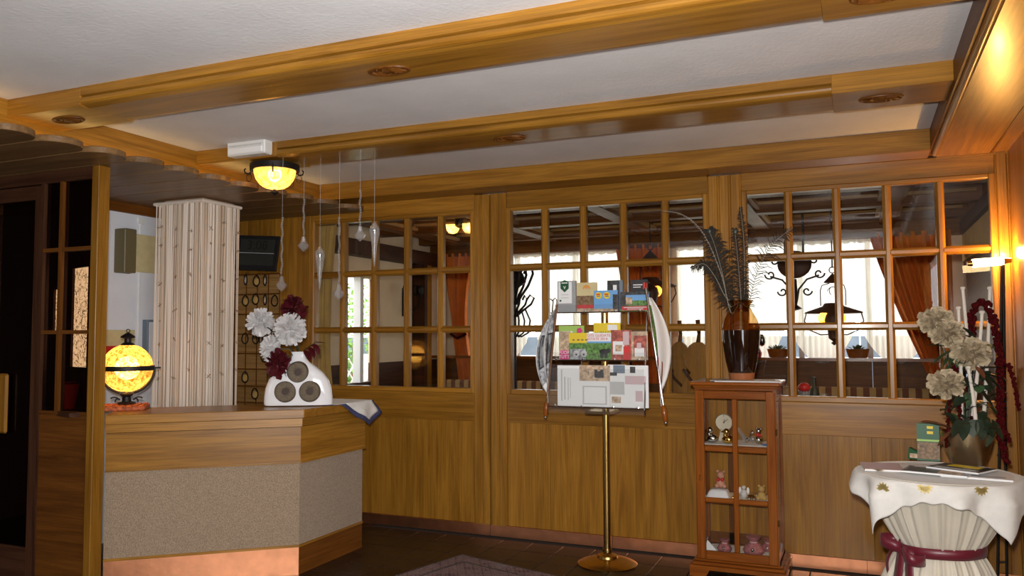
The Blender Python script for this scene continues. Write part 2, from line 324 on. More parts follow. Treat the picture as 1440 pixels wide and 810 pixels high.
# ---- beams
def beam(label, y0, y1, mx0, mx1, zbot=ZB, meds=()):
    e = struct('ceiling_beam', label, 'beam'); x0, x1 = XF, XR
    def blk(a, b): MB().box(a, b, y0, y1, zbot, ZC).obj('beam_block', 'oak_x', e, bev=.002)
    blk(x0, mx0); blk(mx1, x1)
    d = .022
    prof = [(y0, ZC), (y0, zbot+.055), (y0+.012, zbot+.052)]
    for k in range(7):
        a = pi/2+pi*k/6*.95; prof.append((y0+.018+d*cos(a)*.95, zbot+.028+d*sin(a)))
    prof += [(y0+.03, zbot+.004), (y0+.05, zbot), (y1-.05, zbot), (y1-.03, zbot+.004)]
    for k in range(7):
        a = -pi/2+.05*pi+pi*k/6*.95; prof.append((y1-.018+d*cos(a)*.95, zbot+.028+d*sin(a)))
    prof += [(y1-.012, zbot+.052), (y1, zbot+.055), (y1, ZC)]
    MB().prism(prof, mx0, mx1, 0).obj('beam_body', 'oak_x', e)
    for mx in meds:
        m = MB(); c = (mx, (y0+y1)/2, zbot)
        m.lathe([(0, -.008), (.03, -.008), (.04, -.004), (.085, -.003), (.092, -.007), (.1, -.005), (.102, .0)], 26, c, 1.05, .62)
        for k in range(8):
            a = 2*pi*k/8; m.tube([(c[0]+(.03+.05*t)*cos(a+1.1*t)*1.05, c[1]+(.03+.05*t)*sin(a+1.1*t)*.62, zbot-.005) for t in (0, .3, .6, 1)], [.007, .008, .008, .005], 6)
        m.obj('carved_medallion', 'oakdark_y', e, True)
    return e
beam('wooden ceiling beam farthest from the glazed partition', 1.56, 1.90, -3.7, -.1)
beam('long wooden ceiling beam with three carved ovals and no lamp', 2.95, 3.29, -3.70, -.10, meds=(-4.0, -1.935, .10))
beam('wooden ceiling beam that carries the amber bowl lamp and crystals', 4.33, 4.70, -3.56, -.10, meds=(-1.94, .13))
c3 = struct('ceiling_beam', 'flat wooden beam along the top of the glazed partition', 'beam')
bx('beam_board', XF, XR, 5.74, 6.10, 2.76, ZC, 'oak_x', c3, bev=.003)
# left fascia with the hidden strip light
lf = struct('ceiling_beam', 'wooden fascia glowing yellow above the scalloped canopy', 'beam')
bx('fascia_board', XF-.1, XF, -2, W, 2.70, ZC, 'oak_y', lf)
st = thing('strip_light', (-4.24, 2.2, 2.713), 'thin light strip lying on the scalloped canopy boards', 'strip light')
bx('tube', -.012, .012, 0, 3.6, .001, .02, 'strip_glow', st)
# right beam and soffit
rb = struct('ceiling_beam', 'dark edge beam with rounded moulding beside the orange soffit', 'beam')
bx('beam_board', XR, XR+.05, -2, W-.02, 2.77, ZC, 'oakdark_y', rb)
MB().tube([(XR+.035, -2, 2.768), (XR+.035, 5.9, 2.768)], .022, 10).obj('moulding', 'oak_y', rb, True)
so = struct('trim_1', 'glossy wooden soffit boards lit orange beside the wall', 'soffit')
bx('soffit_board', XR+.05, .803, -2, 6.0, 2.762, 2.80, 'oak_y', so); bx('soffit_board', .815, .90, -2, 6.0, 2.762, 2.80, 'oak_y', so)
bx('joint_strip', .803, .815, -2, 6.0, 2.757, 2.80, 'oakdark_y', so); bx('edge_board', XR+.05, .90, 6.0, 6.12, 2.75, 2.80, 'oak_x', so)
# ---- scalloped reception canopy: one plank per scallop
ca = struct('ceiling_canopy', 'dark plank canopy with scalloped edge above the reception desk', 'canopy')
y = 2.428; k = 0
while y < 5.9:
    y1 = min(y+.296, W); tip = -4.02
    if y > 4.7: tip = -4.0
    if y > 5.0: tip = -3.97
    if y > 5.3: tip = -3.94
    if y > 5.6: tip = -3.89
    p = [(-6.95, y+.005)]; cy = (y+y1)/2; h = (y1-y)/2
    p += [(tip-.15+.15*cos(-pi/2+pi*i/14), cy+h*.967*sin(-pi/2+pi*i/14)) for i in range(15)] + [(-6.95, y1-.005)]
    MB().prism(p, 2.675, 2.712).obj('plank', 'plank_x', ca, bev=.003); y = y1
cb = bx('canopy_board', -6.95, -4.37, 2.428, W, 2.7125, 2.72, 'walnut_x', ca)
# ---- back wall: panelled partition with three glazed windows
pw = struct('wall_back', 'honey oak panelled partition wall with glazed windows', 'wall')
def post(x0, x1, z0, z1, reeds):
    w = (x1-x0)/reeds; p = [(x0, W+.10), (x0, 6.004)]
    for r in range(reeds):
        a = x0+w*r; p += [(a+.004, 6.004), (a+.012, 5.993), (a+w-.012, 5.993), (a+w-.004, 6.004)]
    p += [(x1, 6.004), (x1, W+.10)]
    MB().prism(p, z0, z1).obj('post', 'oak_z', pw)
post(-2.905, -2.765, .085, 2.75, 2); post(-2.755, -2.615, .085, 2.75, 2); post(-1.005, -.765, .085, 2.75, 3); post(.825, .90, .085, 2.75, 1); post(-4.62, -4.535, .085, 2.75, 1)
SECT = [(-4.535, -2.905, (-3.55,)), (-2.615, -1.005, (-2.25, -1.57)), (-.765, .825, (.05,))]
for x0, x1, joints in SECT:
    xs = [x0, *joints, x1]
    for a, b in zip(xs, xs[1:]): bx('panel', a+.001, b-.001, W-.002, W+.06, .085, .90, 'oak_z', pw)
    bx('rail', x0, x1, 6.008, W+.10, .90, 1.125, 'oak_x', pw, bev=.003)
    bx('rail', x0, x1, 6.012, W+.10, 2.63, 2.76, 'oak_x', pw, bev=.003)
for a, b in ((-5.45, -4.95), (-4.95, -4.62)): bx('panel', a, b-.002, W-.002, W+.06, .085, 2.70, 'oak_z', pw)
bx('rail', -5.45, -4.62, 6.0, W, .0, .085, 'oakdark_x', pw)
def window(n, x0, x1):
    lab = ['glazed partition window beside the white vase on the reception', 'glazed partition window behind the brochure stand', 'glazed partition window beside the lit floor lamp'][n-1]
    e = struct('window_%d' % n, lab, 'window'); z0, z1 = 1.125, 2.63; f = .035; px = (x1-x0)/5; zs = [1.165, 1.648, 2.142, 2.598]
    def bar(name, poly, a, b, ax, m): MB().prism(poly, a, b, ax).obj(name, m, e)
    for a, b in ((x0, x0+f), (x1-f, x1)): bx('stile', a, b, 5.998, 6.075, z0, z1, 'oak_z', e, bev=.006)
    for a, b in ((z0, zs[0]), (zs[3], z1)): bx('frame_rail', x0+f, x1-f, 6.0, 6.075, a, b, 'oak_x', e, bev=.006)
    w = .027
    def prof(c): return [(c-w, 6.075), (c-w, 6.028), (c-w+.016, 6.010), (c-.008, 6.010), (c-.008, 6.004), (c+.008, 6.004), (c+.008, 6.010), (c+w-.016, 6.010), (c+w, 6.028), (c+w, 6.075)]
    for k in range(1, 5): bar('mullion', prof(x0+px*k), zs[0], zs[3], 2, 'oak_z')
    for z in zs[1:3]:
        for k in range(5):
            bar('glazing_bar', [(q[1]+.0015, q[0]) for q in prof(z)], x0+px*k+(w-.012 if k else f), x0+px*(k+1)-(w-.012 if k < 4 else f), 0, 'oak_x')
    for k in range(5):
        for j in range(3):
            bx('pane', x0+px*k+.012, x0+px*(k+1)-.012, 6.043, 6.048, zs[j]-.01, zs[j+1]+.01, 'pane', e)
for n, (x0, x1, _) in enumerate(SECT): window(n+1, x0, x1)
bb = struct('baseboard_back', 'copper baseboard strip along the glazed partition', 'baseboard')
for a, b in ((-4.535, -2.76), (-2.757, -1.75), (-1.747, -.9), (-.897, .0), (.003, .89)): bx('copper_strip', a, b, 5.994, 6.004, 0, .085, 'copper', bb)
bx('baseboard_core', -4.535, .895, 6.004, 6.12, 0, .085, 'oakdark_x', bb)
# ---- left glazed screen, diagonal wall behind it, reception walls
sc = struct('wall_screen', 'dark glazed wooden screen at the end of the reception desk', 'screen')
bx('post', -4.412, -4.355, 3.62, 3.705, 0, 2.675, 'oak_z', sc, bev=.003)
bx('post_edge', -4.425, -4.412, 3.63, 3.69, 0, 2.675, 'oakdark_z', sc)
bx('lower_panel', -4.87, -4.425, 3.65, 3.68, 0, 1.105, 'oakdark_x', sc); bx('header', -6.95, -4.425, 3.64, 3.69, 2.60, 2.675, 'walnut_x', sc)  # lower panel takes darker wood for the shadow falling on it
bx('frame_rail', -4.87, -4.425, 3.64, 3.69, 1.105, 1.13, 'oakdark_x', sc)
for z in (1.63, 2.16): bx('glazing_bar', -4.87, -4.425, 3.642, 3.688, z-.012, z+.012, 'oakdark_x', sc)
bx('mullion', -4.725, -4.70, 3.64, 3.69, 1.13, 2.60, 'oakdark_z', sc); bx('stile', -4.90, -4.87, 3.64, 3.69, 0, 2.60, 'walnut_z', sc)
for z0, z1 in ((1.13, 1.618), (1.642, 2.148), (2.172, 2.60)):
    for a, b in ((-4.87, -4.725), (-4.70, -4.425)): bx('pane', a, b, 3.664, 3.669, z0, z1, 'darkpane', sc)
d1 = struct('door_1', 'dark glass door with a pale wooden push plate', 'door')
for a, b in ((-4.96, -4.90), (-5.72, -5.66)): bx('door_stile', a, b, 3.645, 3.685, .01, 2.59, 'walnut_z', d1)
for a, b in ((.01, .25), (2.5, 2.59)): bx('door_rail', -5.66, -4.96, 3.645, 3.685, a, b, 'walnut_x', d1)
bx('pane', -5.66, -4.96, 3.662, 3.668, .25, 2.5, 'darkpane', d1)
bx('push_plate', -5.30, -5.155, 3.62, 3.648, .97, 1.36, 'oak_z', d1, bev=.012)
bx('screen_infill', -6.95, -5.72, 3.645, 3.685, 0, 2.60, 'walnut_z', sc)
dv = thing('wall_diagonal', (-4.42, 3.72, 0), 'dark wooden wall right behind the glazed screen', 'wall', rot=(0, 0, atan2(.31, -.95)), kind='structure')
bx('wall_panel', .10, 1.98, -.06, -.02, 0, 2.67, 'walnut_z', dv)
def lace_reflection(nm, t0, t1, z0, z1, label):
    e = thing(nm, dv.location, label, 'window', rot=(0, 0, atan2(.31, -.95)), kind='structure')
    bx('pane', t0, t1, -.016, -.012, z0, z1, 'lacereflection', e)  # glowing panel stands in for a window mirrored in the dark glass
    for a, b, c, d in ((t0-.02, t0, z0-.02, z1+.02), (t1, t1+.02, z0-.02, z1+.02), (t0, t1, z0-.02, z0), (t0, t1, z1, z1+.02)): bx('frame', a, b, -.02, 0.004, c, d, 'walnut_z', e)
lace_reflection('window_4', .215, .475, 1.40, 2.06, 'narrow glowing lace panel imitating a window reflection in the dark glass')
lace_reflection('window_5', .665, .80, 1.62, 1.93, 'small glowing scroll panel imitating a reflection in the dark glass')
rw = struct('wall_reception', 'white plaster wall behind the reception desk', 'wall')
bx('wall_panel', -5.55, -5.45, 4.10, W, 0, 2.675, 'whitewall', rw); bx('cornice', -5.45, -5.42, 4.10, W, 2.60, 2.675, 'oakdark_y', rw)

# ================================================================== RECEPTION
Rp, Pp, Qp = Vector((-4.43, 3.783)), Vector((-3.51, 4.545)), Vector((-3.51, 5.30))
dd = (Pp-Rp).normalized(); nn = Vector((dd.y, -dd.x))
def foot(o, inner=.45, ext=0):
    # counter footprint pushed outwards by o
    def corner(off):
        a = Rp+nn*off; t = (Pp.x+off-a.x)/dd.x; return a+dd*t
    a, b = Rp+nn*o-dd*ext, corner(o)
    c = Vector((Qp.x+o, Qp.y+(.02 if o > .01 else 0))); i = corner(-inner); j = Rp-nn*inner
    return [tuple(a), tuple(b), tuple(c), (Qp.x-inner, c.y), tuple(i), tuple(j)]
rc = thing('reception_counter', (0, 0, 0), 'angled reception counter faced in beige textile with copper kick plate', 'counter')
MB().prism(foot(-.03), .0, .19).obj('plinth', 'oakdark_x', rc)
def along(o, ang):
    o.data.transform(Matrix.Rotation(-ang, 4, 'Z')); o.rotation_euler = (0, 0, ang)
def facet(name, o, z0, z1, mat0, mat1):
    f, g = foot(o), foot(o-.02)
    along(MB().prism([f[0], f[1], g[1], g[0]], z0, z1).obj(name, mat0, rc), atan2(dd.y, dd.x)); MB().prism([f[1], f[2], g[2], g[1]], z0, z1).obj(name, mat1, rc)
facet('kick_plate', 0, .0, .182, 'copper', 'oakdark_y'); facet('base_moulding', .008, .182, .198, 'oak_x', 'oak_y')  # side kick plate coloured as dark wood for copper in shade
MB().prism(foot(-.02), .19, 1.045).obj('body', 'oakdark_x', rc)
facet('textile_panel', 0, .198, .742, 'textile', 'textile'); facet('fascia_board', .012, .742, .985, 'oak_x', 'oak_y')
facet('bead', .02, .742, .752, 'oak_x', 'oak_y'); facet('upper_moulding', .03, .99, 1.045, 'oak_x', 'oak_y')
wt = thing('worktop', (0, 0, 0), 'polished wooden worktop on the angled reception counter', 'worktop')
MB().prism(foot(.055, .47), 1.045, 1.105).obj('slab', 'oak_x', wt, bev=.004); along(wt.children[0], atan2(dd.y, dd.x))
CT = 1.105
# cloth runner with navy border, hanging over the far right end
tr = thing('table_runner', (-3.445, 5.1, CT), 'white cloth with navy border hanging off the counter end', 'cloth')
XE = .012
def drop_cloth(name, mat, outline, lift):
    # outline: (along y, drop z) of the part hanging over the counter end, finely subdivided and slightly waved
    m = MB(); c = Vector((0, sum(p[0] for p in outline)/len(outline), sum(p[1] for p in outline)/len(outline))); R_ = 6
    ring = []
    for (a0, a1) in zip(outline, outline[1:]+outline[:1]):
        for k in range(6): ring.append((a0[0]+(a1[0]-a0[0])*k/6, a0[1]+(a1[1]-a0[1])*k/6))
    n_ = len(ring); vs = []
    for r in range(1, R_+1):
        for y_, z_ in ring:
            yy, zz = c.y+(y_-c.y)*r/R_, c.z+(z_-c.z)*r/R_
            vs.append((XE+lift+.018*min(1, -zz/.06)*(1+.6*sin(yy*26))+.05*max(0, yy-.22), yy, zz+.004))
    vs.append((XE+lift+.02, c.y, c.z)); fs = [(i, (i+1) % n_, len(vs)-1) for i in range(n_)]
    for r in range(R_-1): fs += [(r*n_+i, r*n_+(i+1) % n_, (r+1)*n_+(i+1) % n_, (r+1)*n_+i) for i in range(n_)]
    m.add(vs, fs).obj(name, mat, tr, True, solid=.002)
drop_cloth('hanging_border', 'navy', [(-.20, 0), (.22, 0), (.30, -.10), (.17, -.185), (-.02, -.105)], 0)
drop_cloth('hanging_cloth', 'linen', [(-.14, .002), (.20, .002), (.255, -.085), (.155, -.142), (.0, -.078)], .004)
bx('top_border', -.62, .012, -.28, .23, .001, .004, 'navy', tr); bx('top_cloth', -.58, .013, -.245, .205, .004, .0065, 'linen', tr)
# globe lamp on a woven mat
G = Vector((-4.60, 4.085, CT))
mt = thing('woven_mat', G, 'red brown woven mat under the globe lamp', 'mat', rz=.69)
bx('mat_body', -.19, .13, -.12, .14, 0, .028, 'matting', mt, bev=.006)
for i in range(8): bx('rib', -.19+.04*i, -.16+.04*i, -.122, .142, .026, .034, 'matting', mt, bev=.003)
gl = thing('globe_lamp', G+Vector((0, 0, .036)), 'glowing amber glass globe lamp in a black iron band', 'lamp', rz=YAW+.2)
gz = .245; gr = .163
MB().ball((0, 0, gz), gr, 32).obj('glass_globe', 'globeglass', gl, True)
MB().ball((0, 0, gz), .08, 20).obj('bulb', 'bulb_glow', gl, True)
MB().lathe([(gr+.004, gz-.016), (gr+.010, gz-.016), (gr+.010, gz+.016), (gr+.004, gz+.016), (gr+.004, gz-.016)], 40).obj('iron_band', 'iron', gl, True)
m = MB()
for s in (-1, 1): m.tube([(s*(gr+.012)*cos(a), 0, gz+(gr+.012)*sin(a)) for a in [radians(-v) for v in range(0, 76, 5)]], .008, 8)
m.obj('cradle', 'iron', gl, True)
MB().lathe([(0, .004), (.055, .004), (.058, .012), (.03, .02), (.026, .05), (.045, .066), (.04, .075), (.0, .08)], 20).obj('stem', 'iron', gl, True)
for s in (-1, 1):
    MB().tube([(s*(.05+.03*t+.022*cos(6*t)), 0, .014+.02*t+.018*abs(sin(6*t))) for t in [i/14 for i in range(15)]], .005, 6).obj('scroll_foot', 'iron', gl, True)
zt = gz+gr
MB().lathe([(.05, zt-.008), (.035, zt+.006), (.022, zt+.012), (.022, zt+.038), (.048, zt+.045), (.044, zt+.054), (.018, zt+.072), (.006, zt+.078), (.0, zt+.079)], 20).obj('cap', 'iron', gl, True)
MB().torus((0, 0, zt+.09), .011, .003, 16, 6, 1).obj('finial_ring', 'iron', gl, True)
bx('thumb_screw', gr+.012, gr+.05, -.006, .006, gz-.006, gz+.006, 'iron', gl)
lamp('globe_bulb_light', 'POINT', G+Vector((0, 0, .036+gz)), 9, (1, .7, .3), .10)
# white vase with three rings
V = Vector((-3.66, 4.72, CT+.008))
va = thing('vase', V, 'white flat ceramic vase with three bronze rings', 'vase', rz=radians(30))
prof = [(.232, 0), (.238, .012), (.236, .06), (.228, .12), (.208, .175), (.172, .225), (.12, .268), (.072, .302), (.052, .328), (.05, .362), (.056, .374), (.05, .374), (.04, .33)]
def vh(z):
    for (w0, z0), (w1, z1) in zip(prof, prof[1:]):
        if z0 <= z <= z1: return w0+(w1-w0)*(z-z0)/max(z1-z0, 1e-6)
    return .05
m = MB(); vs = []; n = 40
for w, z in prof:
    dp = min(w*.5, .052+.015*sin(min(z/.3, 1)*pi))
    for k in range(n):
        a = 2*pi*k/n; ca_, sa_ = cos(a), sin(a); vs.append((w*math.copysign(abs(ca_)**.62, ca_), dp*math.copysign(abs(sa_)**.72, sa_), z))
fs = [(j*n+k, j*n+(k+1) % n, (j+1)*n+(k+1) % n, (j+1)*n+k) for j in range(len(prof)-1) for k in range(n)]+[tuple(range(n))[::-1]]
m.add(vs, fs).obj('body', 'ceramic', va, True)
for x, z in ((0, .232), (-.083, .098), (.083, .098)):
    MB().lathe([(.022, .01), (.024, .022), (.045, .032), (.066, .026), (.076, .008), (.077, -.02)], 30, M=T(x, -.052, z) @ Matrix.Rotation(pi/2, 4, 'X')).obj('bronze_ring', 'bronze', va, True)
    MB().lathe([(0, .014), (.024, .016)], 20, M=T(x, -.052, z) @ Matrix.Rotation(pi/2, 4, 'X')).obj('ring_centre', 'ringhole', va)
# flowers in the vase
def petals(mb, c, r, n, ln, wd, M=None, sz=1, up_=-1, tilt=.25, seed=1):
    g = pi*(3-sqrt(5)); rnd = random.Random(seed+n); c = Vector(c)
    for i in range(n):
        z = 1-(1-up_)*(i+.5)/n; q = sqrt(max(0, 1-z*z)); a = g*i
        d = (Vector((q*cos(a), q*sin(a), z))+Vector((rnd.uniform(-1, 1), rnd.uniform(-1, 1), rnd.uniform(-1, 1)))*tilt).normalized()
        t = d.cross(Vector((rnd.uniform(-1, 1), rnd.uniform(-1, 1), rnd.uniform(-1, 1)))).normalized(); k = d.cross(t); S = Vector((1, 1, sz)); L = ln*rnd.uniform(.75, 1.15)
        b = c+Vector(d*r)*S; m_ = c+(d*(r+L*.6)+k*L*.10)*S; e = c+(d*(r+L)+k*L*.30)*S
        mb.add([b-t*wd*.25, b+t*wd*.25, m_-t*wd*.5+k*wd*.15, m_+t*wd*.5+k*wd*.15, e-t*wd*.33, e+t*wd*.33], [(0, 1, 3, 2), (2, 3, 5, 4)])
top = V+Vector((0, 0, .36))
def flower(name, label, p, r, mat, n=150, ln=.6, sz=1, grp='flowers in the white vase', stem='leafdark', base=None, cat='flower', up_=-1, wd=.28, tilt=.25):
    b = base or top; e = thing(name, b, label, cat, grp); q = Vector(p)-Vector(b)
    MB().tube([(0, 0, -.05), q*.35+Vector((0, 0, .02)), q*.95], .004, 6).obj('stem', stem, e)
    m = MB(); petals(m, q, r*.42, n, r*ln, r*wd, sz=sz, up_=up_, tilt=tilt); m.ball(q, r*.45, 12, sz=sz); m.obj('bloom', mat, e)
    return e
yv = 4.66
flower('white_chrysanthemum', 'round white artificial chrysanthemum closest to the key rack', onY(366, 453, yv), .098, 'petalwhite', 260)
flower('white_chrysanthemum', 'largest white artificial chrysanthemum above the vase neck', onY(408, 463, yv-.02), .11, 'petalwhite', 300)
flower('white_chrysanthemum', 'small drooping white artificial chrysanthemum', onY(381, 490, yv-.04), .075, 'petalwhite', 180, sz=1.35)
flower('burgundy_bloom', 'glossy burgundy bloom above the white chrysanthemums', onY(413, 434, yv+.03), .095, 'burgundy', 70, wd=.7)
flower('burgundy_bloom', 'dark burgundy bloom hanging beside the vase neck', onY(391, 512, yv-.06), .085, 'burgundy', 60, sz=1.3, wd=.7)
def leafmesh(mb, p, d, ln, w, droop=.3, nrm=None):
    p = Vector(p); d = Vector(d).normalized(); s = d.cross(Vector((0, 0, 1)))
    if s.length < .1: s = Vector((1, 0, 0))
    s.normalize(); rows = []; N = 6
    for i in range(N+1):
        t = i/N; c = p+d*ln*t+Vector((0, 0, -droop*ln*t*t)); h = w*sin(pi*(t*.86+.07))**.8*(.5 if i not in (0, N) else .1)
        rows += [c-s*h+Vector((0, 0, h*.25)), c, c+s*h+Vector((0, 0, h*.25))]
    mb.add(rows, [(3*i+j, 3*i+j+1, 3*i+j+4, 3*i+j+3) for i in range(N) for j in range(2)])
def sprig(name, label, base, pts, leaves, mat, grp, cat='foliage', stem='leafdark'):
    e = thing(name, base, label, cat, grp); b = Vector(base); MB().tube([Vector(p)-b for p in pts], .0035, 6).obj('stem', stem, e)
    for (p, d, ln, w) in leaves: m = MB(); leafmesh(m, Vector(p)-b, d, ln, w); m.obj('leaf', mat, e, True)
q = onY(446, 480, yv); q2 = onY(372, 420, yv)
sprig('dark_twig', 'dark leafy twig leaning over the vase shoulder', top, [top-Vector((0, 0, .05)), top+Vector((.05, 0, .03)), q], [(top+(q-top)*t, (.7, .1+.4*s, .4*s-.1), .09, .05) for t in (.3, .55, .8) for s in (-1, 1)], 'burgundy', 'flowers in the white vase')
# pillar wrapped in a string curtain
pl = struct('pillar', 'square pillar behind the counter under the string curtain', 'pillar')
bx('pillar_core', -5.07, -4.68, 4.83, 5.17, 0, 2.675, 'string_tan', pl)
sg = thing('string_curtain', (-4.875, 5.0, 0), 'beige string curtain wrapped around the pillar', 'curtain')
ring = [(-.235, .19), (-.235, -.21), (.235, -.21), (.235, .19)]
seg = [(ring[1], ring[2]), (ring[2], ring[3]), (ring[0], ring[1])]
mbs = {k: MB() for k in ('string_pale', 'string_tan', 'string_brown')}; knots = MB()
for (a, b) in seg:
    L = math.hypot(b[0]-a[0], b[1]-a[1]); n_ = int(L/.0125); nx, ny = (b[1]-a[1])/L, -(b[0]-a[0])/L
    for i in range(n_):
        t = (i+.5)/n_; x, y_ = a[0]+(b[0]-a[0])*t, a[1]+(b[1]-a[1])*t; o = random.uniform(-.004, .018); x += nx*o; y_ += ny*o
        mm = mbs[random.choices(list(mbs), (7, 2.5, .35))[0]]; r = random.uniform(.0035, .0065)
        mm.tube([(x+random.uniform(-.006, .006), y_+random.uniform(-.004, .004), z) for z in (.05, .7, 1.5, 2.1, 2.64)], r, 4)
        if i % 12 == 5:
            for z in (1.32, 1.56, 1.80, 2.04, 2.28, 2.46):
                zz = z+random.uniform(-.05, .05)
                for k in range(5):
                    v = Vector((random.uniform(-1, 1), random.uniform(-1, 1), random.uniform(-1, 1)))*.018; p = Vector((x+nx*.012, y_+ny*.012, zz)); knots.tube([p-v, p+v], .002, 4)
for k, mm in mbs.items(): tag(mm.obj('strings', k, sg), kind='stuff')
tag(knots.obj('knots', 'string_brown', sg), kind='stuff')
p = [(x*1.05, y_*1.06) for x, y_ in ring]; MB().tube([(*p[0], 2.645), (*p[1], 2.645), (*p[2], 2.645), (*p[3], 2.645)], .014, 6).obj('heading_band', 'string_pale', sg)
# wall items left of the pillar (white wall x=-5.45)
def wallx(px, py): return onX(px, py, -5.448)
kc = thing('wall_cabinet', (-5.45, 0, 0), 'small olive metal wall cabinet with its cream door open', 'cabinet')
a, b = wallx(167, 384), wallx(192, 326); bx('body', 0, .12, a.y-.05, b.y-.10, a.z, b.z, 'olive', kc, bev=.006)
c, d = wallx(194, 383), wallx(219, 330); bx('door', .0, .02, c.y-.10, d.y+.08, a.z+.02, b.z-.02, 'creamboard', kc, bev=.003); bx('hinge', .0, .03, c.y-.115, c.y-.10, a.z, b.z, 'iron', kc)
nb = thing('notice_board', (-5.45, 0, 0), 'cream notice card with a red stripe behind the globe lamp', 'notice')
a, b = wallx(146, 540), wallx(189, 464); bx('card', 0, .012, a.y-.1, b.y, a.z, b.z, 'creamboard', nb, bev=.004)
h = b.z-a.z; bx('red_stripe', .012, .015, a.y-.1, b.y, b.z-h*.52, b.z-h*.30, 'red', nb); bx('white_area', .012, .0135, a.y-.1, b.y-.01, a.z+.01, b.z-h*.52, 'paper', nb)
bg_ = thing('wall_box', (-5.45, 0, 0), 'blue grey metal box on the white wall beside the pillar', 'box')
a, b = wallx(199, 512), wallx(220, 450); bx('box_body', 0, .06, a.y, b.y+.12, a.z, b.z, 'bluegrey', bg_, bev=.004); bx('box_lid', .06, .068, a.y+.015, b.y+.105, a.z+.02, b.z-.02, 'whitewall', bg_)
wc = thing('wall_conduit', (-5.45, 0, 0), 'thin white cable conduit on the white wall with a junction', 'conduit')
a = wallx(197, 310); bx('conduit', 0, .012, a.y, a.y+.012, 1.1, a.z, 'whiteplastic', wc); bx('junction', 0, .02, a.y-.02, a.y+.03, a.z-.03, a.z+.02, 'whiteplastic', wc)
# key rack and display on the back wall
YK = 5.992
kr = thing('key_rack', (-5.1, YK, 1.0), 'wooden key rack with rows of small compartments', 'key rack')
a, b = onY(337, 566, YK), onY(394, 385, YK); X0, X1, Z0, Z1 = -5.38-(-5.1), b.x+5.1, -.05, b.z-1.0
bx('back_board', X0, X1, .0, .018, Z0, Z1, 'oakmatte_x', kr)
rows = [onY(360, y_, YK).z-1.0 for y_ in (386, 414, 442, 470, 497, 519, 543, 566)]
for z in rows: bx('ledge', X0, X1, -.03, 0, z-.006, z+.006, 'oakdark_x', kr)
for k in range(5): bx('divider', X0+(X1-X0)*k/4-.003, X0+(X1-X0)*k/4+.003, -.008, 0, Z0, Z1, 'oakdark_z', kr)
def fob(px, py, look, row):
    c = onY(px, py, YK-.045); e = thing('key_fob', c, ['drop shaped key fob with a yellow centre in the %s', 'narrow dark key fob turned edge on in the %s', 'dark drop shaped key fob with empty centre in the %s'][look] % row, 'key fob', 'key fobs hanging on the rack')
    s = 1 if look != 1 else .45; pts = []
    for k in range(18):
        a = 2*pi*k/18; r = .036*(1+.32*max(0, sin(a))**3); pts.append((r*cos(a)*s, 0, r*sin(a)*1.15))
    MB().tube(pts, .006, 6, True).obj('rim', 'iron', e, True)
    if look != 2: MB().lathe([(0, .004), (.024, .003), (.028, -.003)], 14, sx=s, sy=1.15, M=Matrix.Rotation(pi/2, 4, 'X')).obj('disc', 'gold_drape' if look == 0 else 'photo_tan', e)
    MB().tube([(0, 0, .05), (0, .01, .07)], .003, 5).obj('hook', 'brass', e)
for u, v, lk in ((48, 262, 1), (95, 268, 0), (133, 265, 1), (47, 355, 0), (91, 348, 0), (133, 350, 1), (175, 355, 2), (45, 520, 2), (92, 520, 2), (115, 520, 1), (130, 600, 2), (45, 690, 0), (88, 762, 0)):
    fob(330+u/3.115, 310+v/3.115, lk, 'top row of the rack' if v < 300 else 'second row of the rack' if v < 400 else 'row behind the white chrysanthemum' if v < 560 else 'row above the vase shoulder' if v < 650 else 'row beside the vase body' if v < 720 else 'lowest row of the rack')
dc = thing('digital_clock', onY(362, 355, 5.9), 'black digital wall clock leaning above the key rack', 'clock', rot=(radians(-8), radians(3), radians(14)))
bx('housing', -.20, .205, -.015, .015, -.17, .155, 'blackplastic', dc, bev=.004); bx('display', -.165, .17, -.018, -.014, .0, .12, 'lcd', dc); bx('lower_display', -.165, .17, -.018, -.014, -.125, -.02, 'lcd', dc)
text('digits', '3:08', .12, 'lcddigit', dc, T(0, -.0185, .06) @ UPRIGHT); bx('stripe', -.165, .17, -.019, -.014, -.013, -.007, 'cardgrey', dc); bx('bracket', -.02, .02, .015, .10, -.02, .02, 'iron', dc)

# ================================================================== CEILING FITTINGS
L = Vector((-3.72, 4.51, ZB))
bl = thing('ceiling_lamp', L, 'amber alabaster bowl ceiling lamp in a black iron ring', 'lamp'); bl.scale = (.85, .85, 1)
MB().lathe([(.19, -.012), (.197, -.012), (.197, -.055), (.19, -.055), (.19, -.012)], 36).obj('iron_ring', 'iron', bl, True)
MB().lathe([(.0, 0), (.12, 0), (.12, -.012), (.19, -.014), (.19, -.02), (0, -.02)], 24).obj('ceiling_plate', 'iron', bl)
MB().lathe([(.168, -.05), (.165, -.075), (.15, -.115), (.12, -.15), (.08, -.172), (.03, -.182), (.0, -.184)], 36).obj('bowl', 'ambershade', bl, True)
MB().ball((0, 0, -.075), .055, 14).obj('bulb', 'bulb_glow', bl, True)
MB().lathe([(.0, -.178), (.012, -.18), (.012, -.196), (.035, -.2), (.032, -.208), (.014, -.214), (.005, -.224), (0, -.225)], 18).obj('finial', 'iron', bl, True)
for k in range(5):
    a = 2*pi*k/5+.3; c_, s_ = cos(a), sin(a)
    MB().tube([((.197+r)*c_, (.197+r)*s_, z) for r, z in ((0, -.03), (-.004, -.07), (-.01, -.075), (.012, -.09), (.04, -.085), (.046, -.065), (.034, -.055))], .006, 6).obj('scroll_arm', 'iron', bl, True)
    MB().torus((.205*c_, .205*s_, -.115), .026, .0028, 18, 6, 1).obj('ring_pendant', 'iron', bl, True)
lamp('bowl_bulb_light', 'POINT', L+Vector((0, 0, -.075)), 7, (1, .72, .34), .075)
